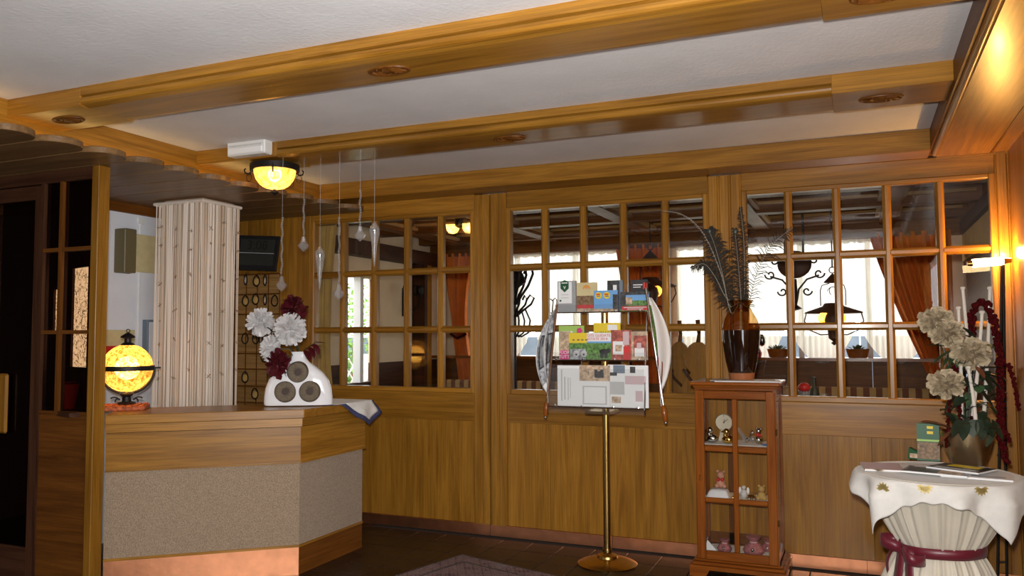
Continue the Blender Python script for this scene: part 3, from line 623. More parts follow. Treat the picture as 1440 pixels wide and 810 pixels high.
em = thing('emergency_light', onY(358, 222, 4.33), 'white plastic emergency light box on the beam above the bowl lamp', 'emergency light')
bx('housing', -.165, .155, -.085, -.001, .005, .105, 'whiteplastic', em, bev=.008); bx('diffuser', -.15, .14, -.096, -.084, .012, .058, 'paper', em, bev=.006); bx('channel', -.14, .13, -.09, -.083, .066, .074, 'papergrey', em)
for x in (-.14, .125): MB().ball((x, -.088, .05), .006, 8).obj('screw', 'iron', em)
PEND = [(398, 410, 0, 'long bead chain'), (428, 354, 0, 'shorter bead chain'), (451, 408, 1, 'thread'), (478, 422, 0, 'longest bead chain'), (507, 340, 0, 'short bead chain beside the clear icicle'), (527, 376, 1, 'thread')]
PLAB = ['crystal drop on a long bead chain right under the bowl lamp', 'crystal drop on a bead chain between the bowl lamp and icicle', 'clear glass icicle pendant hanging between two bead chains', 'crystal drop on the longest sparkling bead chain', 'crystal drop on a short bead chain beside an icicle', 'clear glass icicle pendant at the end of the row']
for (px, py, kd, _), lb in zip(PEND, PLAB):
    p = onZ(px, 222 if px < 460 else 210, ZB); p.y = min(max(p.y, 4.40), 4.56); tpt = onY(px, 222, p.y); p.x = tpt.x; e_ = onY(px, py, p.y); D = ZB-e_.z
    e = thing('crystal_pendant', (p.x, p.y, ZB), lb, 'pendant', 'crystal pendants under the beam')
    if kd == 0:
        MB().tube([(0, 0, 0), (0, 0, -D*.45)], .0022, 5).obj('thread', 'crystal', e)
        m = MB(); z = -D*.45
        while z > -D+.11: m.ball((.003*sin(z*60), .003*cos(z*60), z), .0085, 6); z -= .0155
        m.obj('bead_chain', 'crystal', e, True)
        MB().lathe([(0, -D+.11), (.012, -D+.10), (.018, -D+.07), (.038, -D+.045), (.026, -D+.022), (0, -D)], 7).obj('crystal_drop', 'crystal', e)
    else:
        MB().tube([(0, 0, 0), (0, 0, -D+.29)], .002, 5).obj('thread', 'crystal', e)
        MB().lathe([(0, -D+.295), (.012, -D+.285), (.032, -D+.255), (.035, -D+.235), (.029, -D+.205), (.018, -D+.14), (.011, -D+.07), (.004, -D+.01), (0, -D)], 14).obj('icicle', 'crystal', e, True)
        MB().ball((0, 0, -D+.24), .02, 8).obj('inner_bubble', 'silver', e, True)

# ================================================================== BROCHURE STAND
S = Vector((-1.665, 5.57, 0))
bs = thing('brochure_stand', S, 'brass pole brochure stand with three clear acrylic tiers', 'stand')
MB().lathe([(.205, 0), (.208, .008), (.195, .016), (.14, .035), (.075, .048), (.07, .062), (.045, .07), (.03, .085), (.0, .09)], 40).obj('base', 'brass', bs, True)
MB().tube([(0, 0, .08), (0, 0, 1.86)], .0255, 18).obj('pole', 'brass', bs, True)
MB().tube([(0, 0, .085), (0, 0, .105)], .034, 18).obj('collar', 'brass', bs, True)
XL_, XR_ = -.36, .33
TI = [(1.105, -.205, .33), (1.425, -.165, .24), (1.758, -.125, .225)]   # ledge height, ledge y, pocket height
for z, y_, h in TI:
    bx('back_plate', XL_, XR_, y_+.055, y_+.059, z, z+h*.86, 'acrylic', bs)
    bx('ledge', XL_, XR_, y_-.005, y_+.055, z-.004, z, 'acrylic', bs)
    bx('front_lip', XL_, XR_, y_-.009, y_-.005, z-.004, z+(.26 if z < 1.2 else .05), 'acrylic', bs)
    bx('edge_strip', XL_, XR_, y_-.012, y_-.009, z-.008, z, 'chrome', bs)
    for x in (-.30, -.1, .12, .29): MB().lathe([(0, 0), (.008, 0), (.008, .012), (0, .014)], 8, M=T(x, y_-.012, z+.004) @ Matrix.Rotation(pi/2, 4, 'X')).obj('bolt', 'chrome', bs)
bx('skirt', XL_, XR_, -.212, -.208, 1.06, 1.10, 'acrylic', bs)
for x in (XL_, XR_): MB().tube([(x, -.21, 1.06), (x, -.16, 1.43), (x, -.09, 1.80), (x, -.08, 1.84), (x-.012, -.10, 1.855)], .005, 6).obj('side_rod', 'chrome', bs, True)
bx('pole_bracket', -.09, .09, -.2, .03, 1.055, 1.075, 'brass', bs); bx('pole_bracket', -.03, .03, -.07, .0, 1.78, 1.80, 'brass', bs); bx('pole_bracket', -.03, .03, -.11, .0, 1.45, 1.47, 'brass', bs)
def brochure(label, px0, px1, py0, py1, tier, mat, prints=(), words=(), off=0., th=.012):
    """px/py: outline in the photograph, laid on its tier of the stand; prints: (u0,u1,v0,v1,mat) on the cover; words: (text,u,v,size,mat)"""
    z, y_, h = TI[tier]; Y = S.y+y_+.045-off
    a, b = onY(px0, py1, Y), onY(px1, py0, Y); a.z = z+.0006      # stands on its ledge
    w, hh = b.x-a.x, b.z-a.z
    e = thing('brochure', (a.x, Y, a.z), label, 'brochure', 'brochures on the stand')
    bx('pages', 0, w, -th, 0, 0, hh, mat, e)
    for k, (u0, u1, v0, v1, m) in enumerate(prints): bx('printed_area', u0*w, u1*w, -th-.0008-.0002*k, -th+.0005, v0*hh, v1*hh, m, e)
    for s, u, v, sz, m in words: text('lettering', s, sz*hh, m, e, T(u*w, -th-.0028, v*hh) @ UPRIGHT)
    return e
R1 = 'brochure'
g = brochure('grey card box with a green shield on the brochure stand', 786, 811, 395, 441, 2, 'cardgrey', [(.06, .80, .28, .97, 'paper')], [], .0, .03)
w_ = .13; m = MB(); m.prism([(.052, .19), (.068, .20), (.084, .19), (.084, .155), (.068, .135), (.052, .155)], -.0335, -.0312, 1)
m.v = [((v[0]-.068)*1.9+.056, v[1], (v[2]-.1675)*1.35+.185) for v in m.v]; m.obj('shield', 'green', g)
bx('title_bar', .034, .078, -.0345, -.0325, .204, .211, 'paper', g); text('tick', 'v', .045, 'paper', g, T(.056, -.0338, .178) @ UPRIGHT); bx('stand_badge', .018, .03, -.0335, -.031, .075, .088, 'green', g)
for k in range(2): bx('small_print', .03, .085, -.0335, -.031, .10+.022*k, .104+.022*k, 'papergrey', g)
g = brochure('brochure with an orange arch emblem above a landscape photo', 812, 840, 397, 440, 2, 'orangeprint', [(0, 1, .55, 1, 'creamboard'), (0, 1, .2, .55, 'photo_brown'), (0, 1, .12, .24, 'redprint'), (0, 1, .0, .12, 'photo_tan')], [], .0)
MB().prism([(.073+.028*cos(a), .162+.028*sin(a)) for a in [pi*i/10 for i in range(11)]]+[(.073+.016*cos(a), .162+.016*sin(a)) for a in [pi-pi*i/10 for i in range(11)]], -.0145, -.0135, 1).obj('emblem', 'orangeprint', g)
text('lettering', 'M', .02, 'redprint', g, T(.073, -.0145, .167) @ UPRIGHT)
g = brochure('sky blue brochure with two round yellow badges', 836, 869, 408, 441, 2, 'skyblue', [(0, 1, 0, .14, 'photo_tan'), (.80, 1, .1, .8, 'photo_dark')], [], .02)
for x in (.035, .095):
    MB().lathe([(0, .002), (.024, .002), (.024, -.002)], 18, M=T(x, -.0145, .112) @ Matrix.Rotation(pi/2, 4, 'X')).obj('badge', 'yellow', g); bx('badge_mark', x-.015, x+.012, -.0185, -.016, .115, .124, 'redprint', g); bx('badge_stripe', x-.013, x+.014, -.0185, -.016, .103, .110, 'bluecover', g)
brochure('dark brochure with a white peak behind the sky blue one', 855, 876, 394, 440, 2, 'photo_dark', [(.38, .62, .55, .85, 'paper'), (.8, 1, 0, 1, 'bluegrey')], [], -.002)
brochure('black brochure with a small red tag behind the valley brochure', 888, 911, 393, 440, 2, 'blackprint', [(.15, .7, .82, .85, 'paper'), (.15, .6, .75, .775, 'paper'), (.74, .98, .70, .9, 'redprint')], [], -.002)
brochure('landscape brochure of a green valley with a red title strip', 873, 913, 410, 441, 2, 'photo_green', [(0, 1, .80, 1, 'photo_dark'), (.2, 1, .55, .84, 'skyblue'), (0, .2, .1, .9, 'photo_dark'), (.05, 1, .04, .26, 'redprint'), (.2, .42, .35, .72, 'photo_tan'), (.12, .92, .17, .21, 'paper'), (.25, .8, .09, .125, 'paper')], [], .02)
# middle tier
g = brochure('lime green leaflet with a pink flower behind the middle tier', 787, 822, 458, 500, 1, 'limegreen', [(.05, .55, .80, .84, 'paper')], [], -.003)
for k in range(5): MB().ball((.155+.012*cos(k*1.257), -.014, .20+.012*sin(k*1.257)), .011, 8, sy=.3).obj('pink_petal', 'magenta', g)
brochure('yellow leaflet standing behind the middle tier', 836, 873, 454, 500, 1, 'yellow', [(.52, .88, .80, .95, 'paper'), (0, 1, .0, .66, 'limegreen')], [('LUMACA', .4, .72, .13, 'photo_green')], -.003)
brochure('brochure of a smiling face lettered in white on pink', 788, 802, 466, 500, 1, 'photo_tan', [(0, 1, .0, .32, 'magenta')], [('FUORI', .5, .24, .16, 'paper'), ('TUTTI', .5, .09, .16, 'paper')], .012)
g = brochure('wide green brochure of animals with a yellow and white title', 801, 860, 468, 500, 1, 'photo_green', [(0, .43, .62, 1, 'yellow'), (.43, 1, .62, 1, 'paper'), (.43, 1, .62, .68, 'skyblue'), (.03, .40, .0, .40, 'photo_grey')], [('GITE GUIDATE', .71, .90, .14, 'redprint'), ('ESTATE 2014', .68, .77, .14, 'redprint')], .022)
for x in (.035, .07, .10, .13): bx('small_animal', x-.008, x+.008, -.0165, -.012, .132, .141, 'photo_brown', g)
for x in (.055, .11): MB().ball((x, -.0145, .04), .024, 10, sy=.12).obj('badger_face', 'papergrey', g); MB().ball((x, -.018, .035), .007, 8, sy=.2).obj('badger_nose', 'blackprint', g)
m = MB(); m.ball((.255, -.0145, .055), .034, 12, sy=.1, sz=.6); m.ball((.288, -.0145, .062), .017, 10, sy=.15)
for x in (.234, .246, .264, .276): m.box(x-.005, x+.005, -.0165, -.0125, .012, .05)
m.obj('bear_silhouette', 'blackprint', g)
brochure('brown food magazine with a white plate', 860, 888, 464, 500, 1, 'photo_red', [(.10, .66, .18, .62, 'paper'), (.22, .55, .28, .5, 'photo_tan'), (.62, .95, .0, .45, 'redprint'), (.6, .9, .5, .95, 'pinkpale')], [], .012)
brochure('pale framed food card with a napkin photo', 888, 911, 466, 500, 1, 'photo_tan', [(.16, .95, .12, .85, 'photo_red'), (.22, .8, .12, .42, 'paper'), (.36, .62, .4, .6, 'pinkpale')], [], .010)
# bottom tier: broad magazines
brochure('white newsletter with a grey text column on the bottom tier', 785, 816, 514, 566, 0, 'paper', [(.16, .22, .12, .9, 'papergrey'), (.30, .36, .15, .72, 'papergrey'), (.46, .5, .15, .7, 'papergrey'), (.56, .59, .2, .7, 'papergrey')], [], .012)
brochure('open magazine with a photo of a person in black', 816, 858, 514, 566, 0, 'photo_tan', [(0, 1, .0, .62, 'paper'), (.1, .9, .05, .5, 'papergrey'), (.15, .85, .08, .47, 'paper'), (.5, .8, .70, .9, 'photo_dark'), (.6, .7, .86, .99, 'photo_tan')], [], .016)
brochure('magazine with a blue and white cover photo', 856, 881, 513, 566, 0, 'paper', [(.3, 1, .80, .99, 'bluegrey'), (.05, .5, .74, .82, 'photo_dark'), (.1, .9, .3, .6, 'papergrey'), (.2, .7, .1, .25, 'photo_tan')], [], .010)
brochure('magazine with pale pink flowers on its cover', 880, 912, 514, 566, 0, 'paper', [(.22, .45, .82, .97, 'photo_dark'), (0, .9, .55, .75, 'pinkpale'), (.45, .75, .15, .4, 'pinkpale')], [], .012)
# newspapers on sticks at both sides
def news(label, top_, bot, hang, side, mats):
    e = thing('newspaper_holder', bot, label, 'newspaper', 'newspapers on sticks'); t = Vector(top_)-Vector(bot); b0 = Vector((0, 0, 0))
    MB().tube([t, t*.12], .009, 8).obj('stick', 'chrome' if side > 0 else 'oakdark_z', e, True)
    MB().tube([t*.12, t*.11, t*.06, t*.02, b0], [.012, .017, .019, .016, .010], 10).obj('handle', 'cherry_z', e, True); MB().ball(b0-t.normalized()*.008, .011, 10).obj('knob', 'chrome', e, True)
    MB().tube([t, t+Vector((0, 0, .03)), t+Vector((.01*side, 0, .045)), t+Vector((.03*side, 0, .03))], .004, 6).obj('hook', 'chrome', e, True)
    def sheet(k, w, u0, u1):
        def fn(u, v):
            uu = u0+(u1-u0)*u; p = t*(.97-.78*uu); bulge = sin(pi*min(uu*1.15, 1))**.8
            return p+Vector((hang[0]*v*bulge*w, hang[1]*v*bulge*w+.012*sin(9*v+3*uu+k)-.014*k, -.10*v*uu))
        return fn
    for k, (mt_, u0, u1, ww) in enumerate(mats): MB().grid(sheet(.3*k, ww, u0, u1), 14, 8).obj('page', mt_, e, True, solid=.002)
news('folded grey newspaper hanging on a stick beside the green shield box', onY(783, 428, 5.40), onY(767, 585, 5.36), (-.13, .02), -1, [('paper', 0, 1, 1), ('photo_grey', 0, .78, .92), ('photo_dark', .28, .62, .8)])
news('newspaper with green and red pages hanging on a silver stick', onY(908, 405, 5.42), onY(936, 593, 5.36), (.09, .14), 1, [('paper', .05, 1, 1), ('photo_green', .12, .62, .42), ('photo_red', .60, .90, .5)])

# ================================================================== DISPLAY CABINET
C0 = Vector((-.777, 5.775, 0))
dcab = thing('display_cabinet', C0, 'tall cherry wood display cabinet with six glass panes in its door', 'cabinet')
hw, yf, yb = .262, -.215, .205
m = MB(); m.prism([(-hw-.045, 0), (-hw+.06, 0), (-hw+.085, .045), (hw-.085, .045), (hw-.06, 0), (hw+.045, 0), (hw+.045, .07), (-hw-.045, .07)], yf-.04, yf-.015, 1).obj('plinth_front', 'cherry_x', dcab)
for s in (-1, 1): MB().prism([(yf-.015, 0), (yf+.07, 0), (yf+.1, .04), (yb-.1, .04), (yb-.06, 0), (yb, 0), (yb, .07), (yf-.015, .07)], s*hw+(.02 if s > 0 else -.045), s*hw+(.045 if s > 0 else -.02), 0).obj('plinth_side', 'cherry_y', dcab)
bx('plinth_moulding', -hw-.035, hw+.035, yf-.03, yb, .07, .092, 'cherry_x', dcab, bev=.008); bx('plinth_step', -hw-.018, hw+.018, yf-.014, yb, .092, .108, 'cherry_x', dcab, bev=.006)
bx('floor_board', -hw, hw, yf+.02, yb, .108, .125, 'cherry_x', dcab); bx('top_board', -hw, hw, yf, yb, 1.225, 1.24, 'cherry_x', dcab)
bx('crown_moulding', -hw-.012, hw+.012, yf-.012, yb, 1.24, 1.256, 'cherry_x', dcab, bev=.006); bx('cornice', -hw-.03, hw+.03, yf-.03, yb+.005, 1.256, 1.280, 'cherry_x', dcab, bev=.006)
bx('back_panel', -hw, hw, yb-.012, yb, .108, 1.225, 'oak_z', dcab)
bx('back_frame', -.11, -.04, yb-.02, yb-.012, .125, 1.225, 'oakdark_z', dcab); bx('back_frame', -hw, hw, yb-.02, yb-.012, .125, .20, 'oakdark_x', dcab)
for s in (-1, 1):
    a, b = sorted((s*hw, s*(hw-.022)))
    sd = bx('side_frame', a, b, yf, yf+.05, .108, 1.225, 'cherry_z', dcab); bx('side_frame', a, b, yb-.06, yb-.012, .108, 1.225, 'cherry_z', dcab)
    for z0, z1 in ((.108, .17), (1.165, 1.225)): bx('side_rail', a, b, yf+.05, yb-.06, z0, z1, 'cherry_y', dcab)
    bx('side_pane', (a+b)/2-.002, (a+b)/2+.002, yf+.05, yb-.06, .17, 1.165, 'pane', dcab)
MB().tube([(-hw+.03, yf+.05, .13), (-hw+.03, yf+.05, 1.22)], .004, 6).obj('gold_strip', 'brass', dcab)
SH = [.125, .485, .855]
for z in SH[1:]: bx('shelf', -hw+.022, hw-.022, yf+.03, yb-.02, z-.014, z, 'cherry_x', dcab)
dr = MB().box(-hw+.005, -hw+.062, yf-.022, yf, .112, 1.222).obj('door', 'cherry_z', dcab, bev=.004)
bx('stile', hw-.062, hw-.005, yf-.022, yf, .112, 1.222, 'cherry_z', dr, bev=.004)
for a, b in ((.112, .168), (1.168, 1.222)): bx('rail', -hw+.062, hw-.062, yf-.022, yf, a, b, 'cherry_x', dr, bev=.004)
bx('mullion', -.017, .017, yf-.02, yf-.002, .168, 1.168, 'cherry_z', dr, bev=.005)
for z in (.500, .835):
    for a, b in ((-hw+.062, -.017), (.017, hw-.062)): bx('glazing_bar', a, b, yf-.02, yf-.002, z-.016, z+.016, 'cherry_x', dr, bev=.005)
for z0, z1 in ((.168, .484), (.516, .819), (.851, 1.168)):
    for a, b in ((-hw+.062, -.017), (.017, hw-.062)): bx('pane', a, b, yf-.012, yf-.008, z0, z1, 'pane', dr)
MB().tube([(-hw+.03, yf-.022, .66), (-hw+.03, yf-.03, .655), (-hw+.03, yf-.03, .63), (-hw+.03, yf-.022, .625)], .004, 6).obj('handle', 'brass', dr)
for z in (.38, .96): MB().tube([(hw+.002, yf-.01, z-.02), (hw+.002, yf-.01, z+.02)], .006, 8).obj('hinge', 'brass', dr)
for k, z in enumerate(SH):
    lab = ['pale cloth on the cabinet floor under pink pouches', 'white cloth on the middle cabinet shelf', 'white cloth on the top cabinet shelf'][k]
    e = thing('shelf_cloth', C0+Vector((0, 0, z)), lab, 'cloth', 'cloths in the cabinet')
    MB().grid(lambda u, v: (-.225+.45*u, yf+.035+.33*v, .003+.002*sin(u*30)*sin(v*17)), 20, 8).obj('cloth', 'linen', e, True, solid=.002)
def fig(name, label, px, py, dy, z, cat='figurine'):
    p = onY(px, py, C0.y+dy); return thing(name, (p.x, C0.y+dy, z+.006), label, cat, 'ornaments in the cabinet')
def balls(e, name, mat, lst):
    m = MB()
    for c, r, *s in lst: m.ball(c, r, 12, *(s or ()))
    return m.obj(name, mat, e, True)
e = fig('table_clock', 'round cream table clock on the top cabinet shelf', 1018, 590, .03, SH[2], 'clock'); Mx = Matrix.Rotation(pi/2, 4, 'X')
MB().lathe([(.058, -.01), (.06, .0), (.055, .01), (0, .01)], 30, M=T(0, 0, .125) @ Mx).obj('dial', 'clockface', e, True); MB().prism([(-.04, 0), (.04, 0), (.02, .075), (-.02, .075)], -.01, .015, 1).obj('foot', 'clockface', e)
for a, ln in ((radians(-10), .022), (radians(-48), .036)): MB().tube([(0, -.012, .125), (sin(-a)*ln, -.012, .125+cos(a)*ln)], .002, 5).obj('hand', 'blackprint', e)
MB().ball((0, -.012, .125), .005, 8).obj('hub', 'blackprint', e); MB().ball((0, -.011, .172), .004, 8).obj('marker', 'silver', e)
def duck(label, px, mat, dy, s):
    e = fig('duck_ornament', label, px, 610, dy, SH[2]); balls(e, 'body', mat, [((0, 0, .03*s), .036*s, 1.25, .8, .8), ((-.02*s, 0, .06*s), .016*s)]); balls(e, 'head', mat, [((-.012*s, 0, .085*s), .023*s)])
    MB().lathe([(.008*s, 0), (.002, .02*s)], 8, M=T(-.03*s, 0, .084*s) @ Matrix.Rotation(-pi/2, 4, 'Y')).obj('beak', 'gold', e)
duck('shiny silver duck ornament beside the cream clock', 1001, 'silver', -.12, 1.0); duck('shiny golden duck ornament in front of the cream clock', 1024, 'gold', -.13, .95)
e = fig('glass_bird', 'clear glass bird with long tail on the top shelf', 1048, 610, -.10, SH[2]); balls(e, 'body', 'crystal', [((0, 0, .03), .024, 1.3, .8, .9)]); balls(e, 'head', 'silver', [((.012, -.01, .028), .014)])
MB().tube([(-.01, 0, .04), (-.05, .0, .11)], [.018, .008], 6).obj('tail', 'crystal', e)
e = fig('glass_bear', 'crystal bear ornament with a red bow', 1067, 610, -.09, SH[2]); balls(e, 'body', 'silver', [((0, 0, .03), .028), ((0, 0, .09), .017), ((-.014, 0, .108), .008), ((.016, 0, .105), .008)]); balls(e, 'bow', 'red', [((-.006, -.012, .066), .012), ((.008, -.012, .062), .009)])
e = fig('glass_swan', 'small crystal swan with silver head on the top shelf', 1058, 610, -.02, SH[2]); balls(e, 'body', 'crystal', [((0, 0, .025), .026, 1.2, .8, .8)]); balls(e, 'head', 'silver', [((.0, 0, .07), .014)])
MB().tube([(-.015, 0, .03), (-.012, 0, .06), (0, 0, .07)], .006, 6).obj('neck', 'silver', e)
e = fig('blue_stone', 'small blue and white stone ornament on the top shelf', 1076, 618, -.16, SH[2]); balls(e, 'stone', 'bluecover', [((0, 0, .008), .012, 1.6, 1, .6)]); balls(e, 'white_bead', 'silver', [((-.022, 0, .008), .008)])
def bear(label, px, mat, dy, z, bow=None, s=1.):
    e = fig('bear_figurine', label, px, 690, dy, z); balls(e, 'body', mat, [((0, 0, .032*s), .03*s), ((-.022*s, -.015*s, .018*s), .014*s), ((.022*s, -.015*s, .018*s), .014*s)]); balls(e, 'head', mat, [((0, -.004, .078*s), .024*s), ((-.018*s, 0, .1*s), .009*s), ((.018*s, 0, .1*s), .009*s), ((0, -.025*s, .072*s), .009*s)])
    if bow: balls(e, 'bow', bow, [((-.012*s, -.024*s, .055*s), .011*s), ((.012*s, -.024*s, .055*s), .011*s)])
bear('pink teddy bear figurine with a red bow', 1014, 'peach', -.02, SH[1]+.05, 'red', 1.15); bear('golden teddy bear figurine on the middle cabinet shelf', 1071, 'gold_drape', -.08, SH[1], None, .95)
e = fig('fluffy_block', 'white fluffy block under the pink teddy bear', 1008, 700, -.06, SH[1], 'ornament'); MB().grid(lambda u, v: (-.065+.15*u, -.03+.12*v, .05*(1-abs(2*u-1)**6)*(1-abs(2*v-1)**6)+.004*sin(40*u)*sin(33*v)), 20, 14).obj('fluff_body', 'fluff', e, True)
e = fig('angel_figurine', 'small white angel figurine beside the golden bear', 1046, 690, -.05, SH[1]); balls(e, 'body', 'petalwhite', [((0, 0, .03), .024, 1, 1, 1.3), ((0, 0, .072), .014)]); balls(e, 'wing', 'paper', [((.026, .01, .05), .02, .5, .3, 1.2), ((-.026, .01, .05), .02, .5, .3, 1.2)])
e = fig('gilt_sleigh', 'gilt miniature carriage on the middle cabinet shelf', 1057, 695, -.11, SH[1]); bx('carriage', -.025, .025, -.014, .014, .018, .04, 'gold', e, bev=.005)
for x in (-.016, .016): MB().torus((x, -.016, .014), .011, .003, 14, 6, 1).obj('wheel', 'gold', e, True)
balls(fig('gilt_charm', 'tiny gilt charm beside the door mullion', 1031, 697, -.12, SH[1]), 'charm', 'gold', [((0, 0, .012), .012), ((.008, 0, .028), .008)])
def pouch(label, px, dy, s):
    e = fig('satin_pouch', label, px, 775, dy, SH[0]); m = MB(); m.lathe([(.0, 0), (.05*s, .005), (.062*s, .03*s), (.045*s, .06*s), (.018*s, .075*s), (.04*s, .1*s), (.044*s, .108*s)], 18); m.v = [(v[0]*(1+.08*sin(9*atan2(v[1], v[0]))), v[1]*(1+.08*sin(9*atan2(v[1], v[0]))), v[2]) for v in m.v]; m.obj('pouch', 'pink', e, True)
    MB().torus((0, 0, .075*s), .02*s, .004, 16, 6).obj('tie', 'pinkpale', e, True); balls(e, 'rosette', 'silver', [((0, -.055*s, .04*s), .012*s)])
pouch('small pink satin pouch beside the white slip in the cabinet', 1019, -.08, .8); pouch('large pink satin pouch with a pearl rosette', 1060, -.09, 1.15); pouch('pink satin pouch pressed against the cabinet side', 1080, .045, .75)
e = fig('paper_slip', 'white folded paper slip on the cabinet floor', 998, 775, -.10, SH[0], 'paper'); MB().prism([(-.03, 0), (.045, 0), (.045, .012), (-.015, .075)], -.001, .001, 1).obj('sheet', 'paper', e)
# papers and vase on the cabinet
CTOP = 1.281
e = thing('paper_sheet', C0+Vector((.03, -.10, CTOP)), 'printed sheets lying on the cabinet under the brown vase', 'paper', rz=.12)
bx('sheet', -.17, .25, -.13, .12, 0, .004, 'paper', e); bx('sheet', -.20, .22, -.11, .14, .004, .007, 'papergrey', e)
vb = onY(1043, 527, C0.y-.02); VB = Vector((vb.x, C0.y-.02, CTOP+.008))
bv = thing('vase', VB, 'glossy dark brown urn with golden neck on the display cabinet', 'vase')
MB().lathe([(.0, 0), (.078, 0), (.082, .01), (.088, .045)], 32).obj('clay_foot', 'terracotta', bv, True)
MB().lathe([(.088, .045), (.105, .12), (.118, .20), (.127, .29), (.128, .335)], 36).obj('body', 'browngloss', bv, True)
MB().lathe([(.128, .335), (.124, .37), (.105, .42), (.08, .46), (.066, .49), (.066, .505), (.082, .53), (.088, .54), (.08, .54), (.06, .50), (.06, .46)], 36).obj('neck', 'amberglass', bv, True)
def feather(label, pts, w, mat='feather', eye=None, dens=60, droop=.35):
    dens = int(dens*1.7)
    e = thing('feather', VB+Vector((0, 0, .1)), label, 'feather', 'feathers in the brown vase'); b = Vector(e.location)
    P = [Vector(p)-b for p in pts]
    def at(t):
        x = t*(len(P)-1); i = min(int(x), len(P)-2); f = x-i; p0, p1, p2, p3 = P[max(i-1, 0)], P[i], P[i+1], P[min(i+2, len(P)-1)]
        return .5*((2*p1)+(p2-p0)*f+(2*p0-5*p1+4*p2-p3)*f*f+(3*p1-p0-3*p2+p3)*f**3)
    N = 24; MB().tube([at(i/N) for i in range(N+1)], [.0036*(1-.7*i/N) for i in range(N+1)], 6).obj('quill', 'featherpale', e, True)
    m = MB(); rnd = random.Random(len(label))
    for k in range(dens):
        t = .30+.69*k/dens; p = at(t); tg = (at(min(t+.02, 1))-at(t-.02)).normalized(); sd = tg.cross(Vector((0, -1, 0))).normalized()
        for s in (-1, 1):
            ww = w*(.35+.65*sin(pi*min(1, (t-.3)/.7)))*rnd.uniform(.4, 1.3); d = (sd*s+tg*rnd.uniform(.4, 1.1)).normalized(); q1 = p+d*ww*.55; q2 = p+d*ww+Vector((0, rnd.uniform(-.01, .01), -droop*ww)); h = tg*.003
            m.add([p-h, p+h, q1+h, q2, q1-h], [(0, 1, 2, 3, 4)])
    m.obj('barbs', mat, e)
    if eye: MB().ball(at(.96), eye*.7, 12, sy=.25, sz=1.3).obj('eye_spot', 'feathereye', e, True)
yv2 = C0.y-.03
def fp(*q): return [VB+Vector((0, 0, .1)), VB+Vector((0, 0, .5))]+[onY(x, y_, yv2+dy) for x, y_, dy in q]
feather('dark bushy peacock feather leaning towards the brochure stand', fp((1026, 430, -.03), (1016, 385, -.06), (1005, 345, -.08), (996, 322, -.09)), .12, eye=.02, dens=90)
feather('upright thin peacock feather with a dark round eye', fp((1042, 420, 0), (1038, 370, .02), (1033, 320, .02)), .07, eye=.022, dens=50)
feather('long grassy feather arching far over towards the brochure stand', fp((1028, 440, -.05), (1014, 385, -.1), (990, 330, -.12), (962, 303, -.13), (930, 296, -.13)), .012, 'featherpale', dens=30)
feather('pale wispy plume arching towards the hanging lamp', fp((1052, 430, 0), (1064, 385, -.02), (1085, 345, -.03), (1115, 320, -.04)), .10, dens=26)
feather('slim dark feather standing straight up in the brown vase', fp((1047, 410, .02), (1046, 340, .03), (1041, 290, .03)), .05, dens=50)
feather('drooping green grey feather over the vase rim', fp((1022, 420, -.05), (1006, 390, -.1), (990, 371, -.13), (972, 378, -.15)), .06, dens=50)

# ================================================================== DRAPED TABLE
TC = Vector((.335, 4.62, 0)); TZ = .90; TR = .345
tb = thing('round_table', TC, 'small round pedestal table hidden under the cream drapery', 'table')
MB().lathe([(TR-.01, TZ-.035), (TR, TZ-.03), (TR, TZ-.012), (0, TZ-.012)], 36).obj('table_top', 'oakdark_x', tb); MB().tube([(0, 0, .02), (0, 0, TZ-.035)], .035, 12).obj('pedestal', 'oakdark_z', tb); MB().lathe([(.0, .03), (.2, .015), (.21, 0), (0, 0)], 24).obj('foot', 'oakdark_x', tb)
tcl = thing('tablecloth', TC, 'cream satin tablecloth gathered at the waist with a ribbon', 'tablecloth')
ZW = .535
def tcloth(u, v):
    a = 2*pi*u; z = (TZ-.006)*(1-v)+.01
    if z > ZW: t = (z-ZW)/(TZ-ZW); r = .168+(TR+.006-.168)*(t**.75)
    else: t = (ZW-z)/ZW; r = .168+.20*(t**.7)
    amp = .016*(1-max(0, (z-.78)/.12) if z > .78 else 1)*(.55+.45*min(1, abs(z-ZW)/.2)); w = .75*sin(28*a+1.6*sin(3*a))+.5*sin(47*a+2+sin(5*a))+.4*sin(9*a+z*4)
    r += amp*w*.62; return (r*cos(a), r*sin(a), z)
MB().grid(tcloth, 260, 44).obj('skirt', 'satin', tcl, True); MB().lathe([(TR+.006, TZ-.006), (0, TZ-.005)], 48).obj('top_cloth', 'satin', tcl)
ov = thing('overlay_cloth', TC+Vector((0, 0, 0)), 'white square overlay cloth with golden embroidered leaves', 'tablecloth')
HS = .455; ROT = radians(-4)
def over(u, v):
    x, y_ = (u-.5)*2*HS, (v-.5)*2*HS; 
    rho = math.hypot(x, y_); a = atan2(y_, x); sc_ = .006*sin(a*26)
    if max(abs(x), abs(y_)) > HS*.97: rho += sc_
    R_ = TR+.014
    if rho <= R_: r, z = rho, TZ+.0
    else:
        d = rho-R_; cn = abs(sin(2*a))     # corners hang lowest
        fold = .030*sin(8*a+.6)+.016*sin(13*a); k = min(1, d/.10)
        r = R_+.010+min(d, .03)*.45+fold*k+.012*k-.10*max(0, d-.1)*cn; z = TZ-max(0, d-.012)*.97
    return (r*cos(a+ROT), r*sin(a+ROT), z)
MB().grid(over, 110, 110).obj('cloth', 'linen', ov, True, solid=.003)
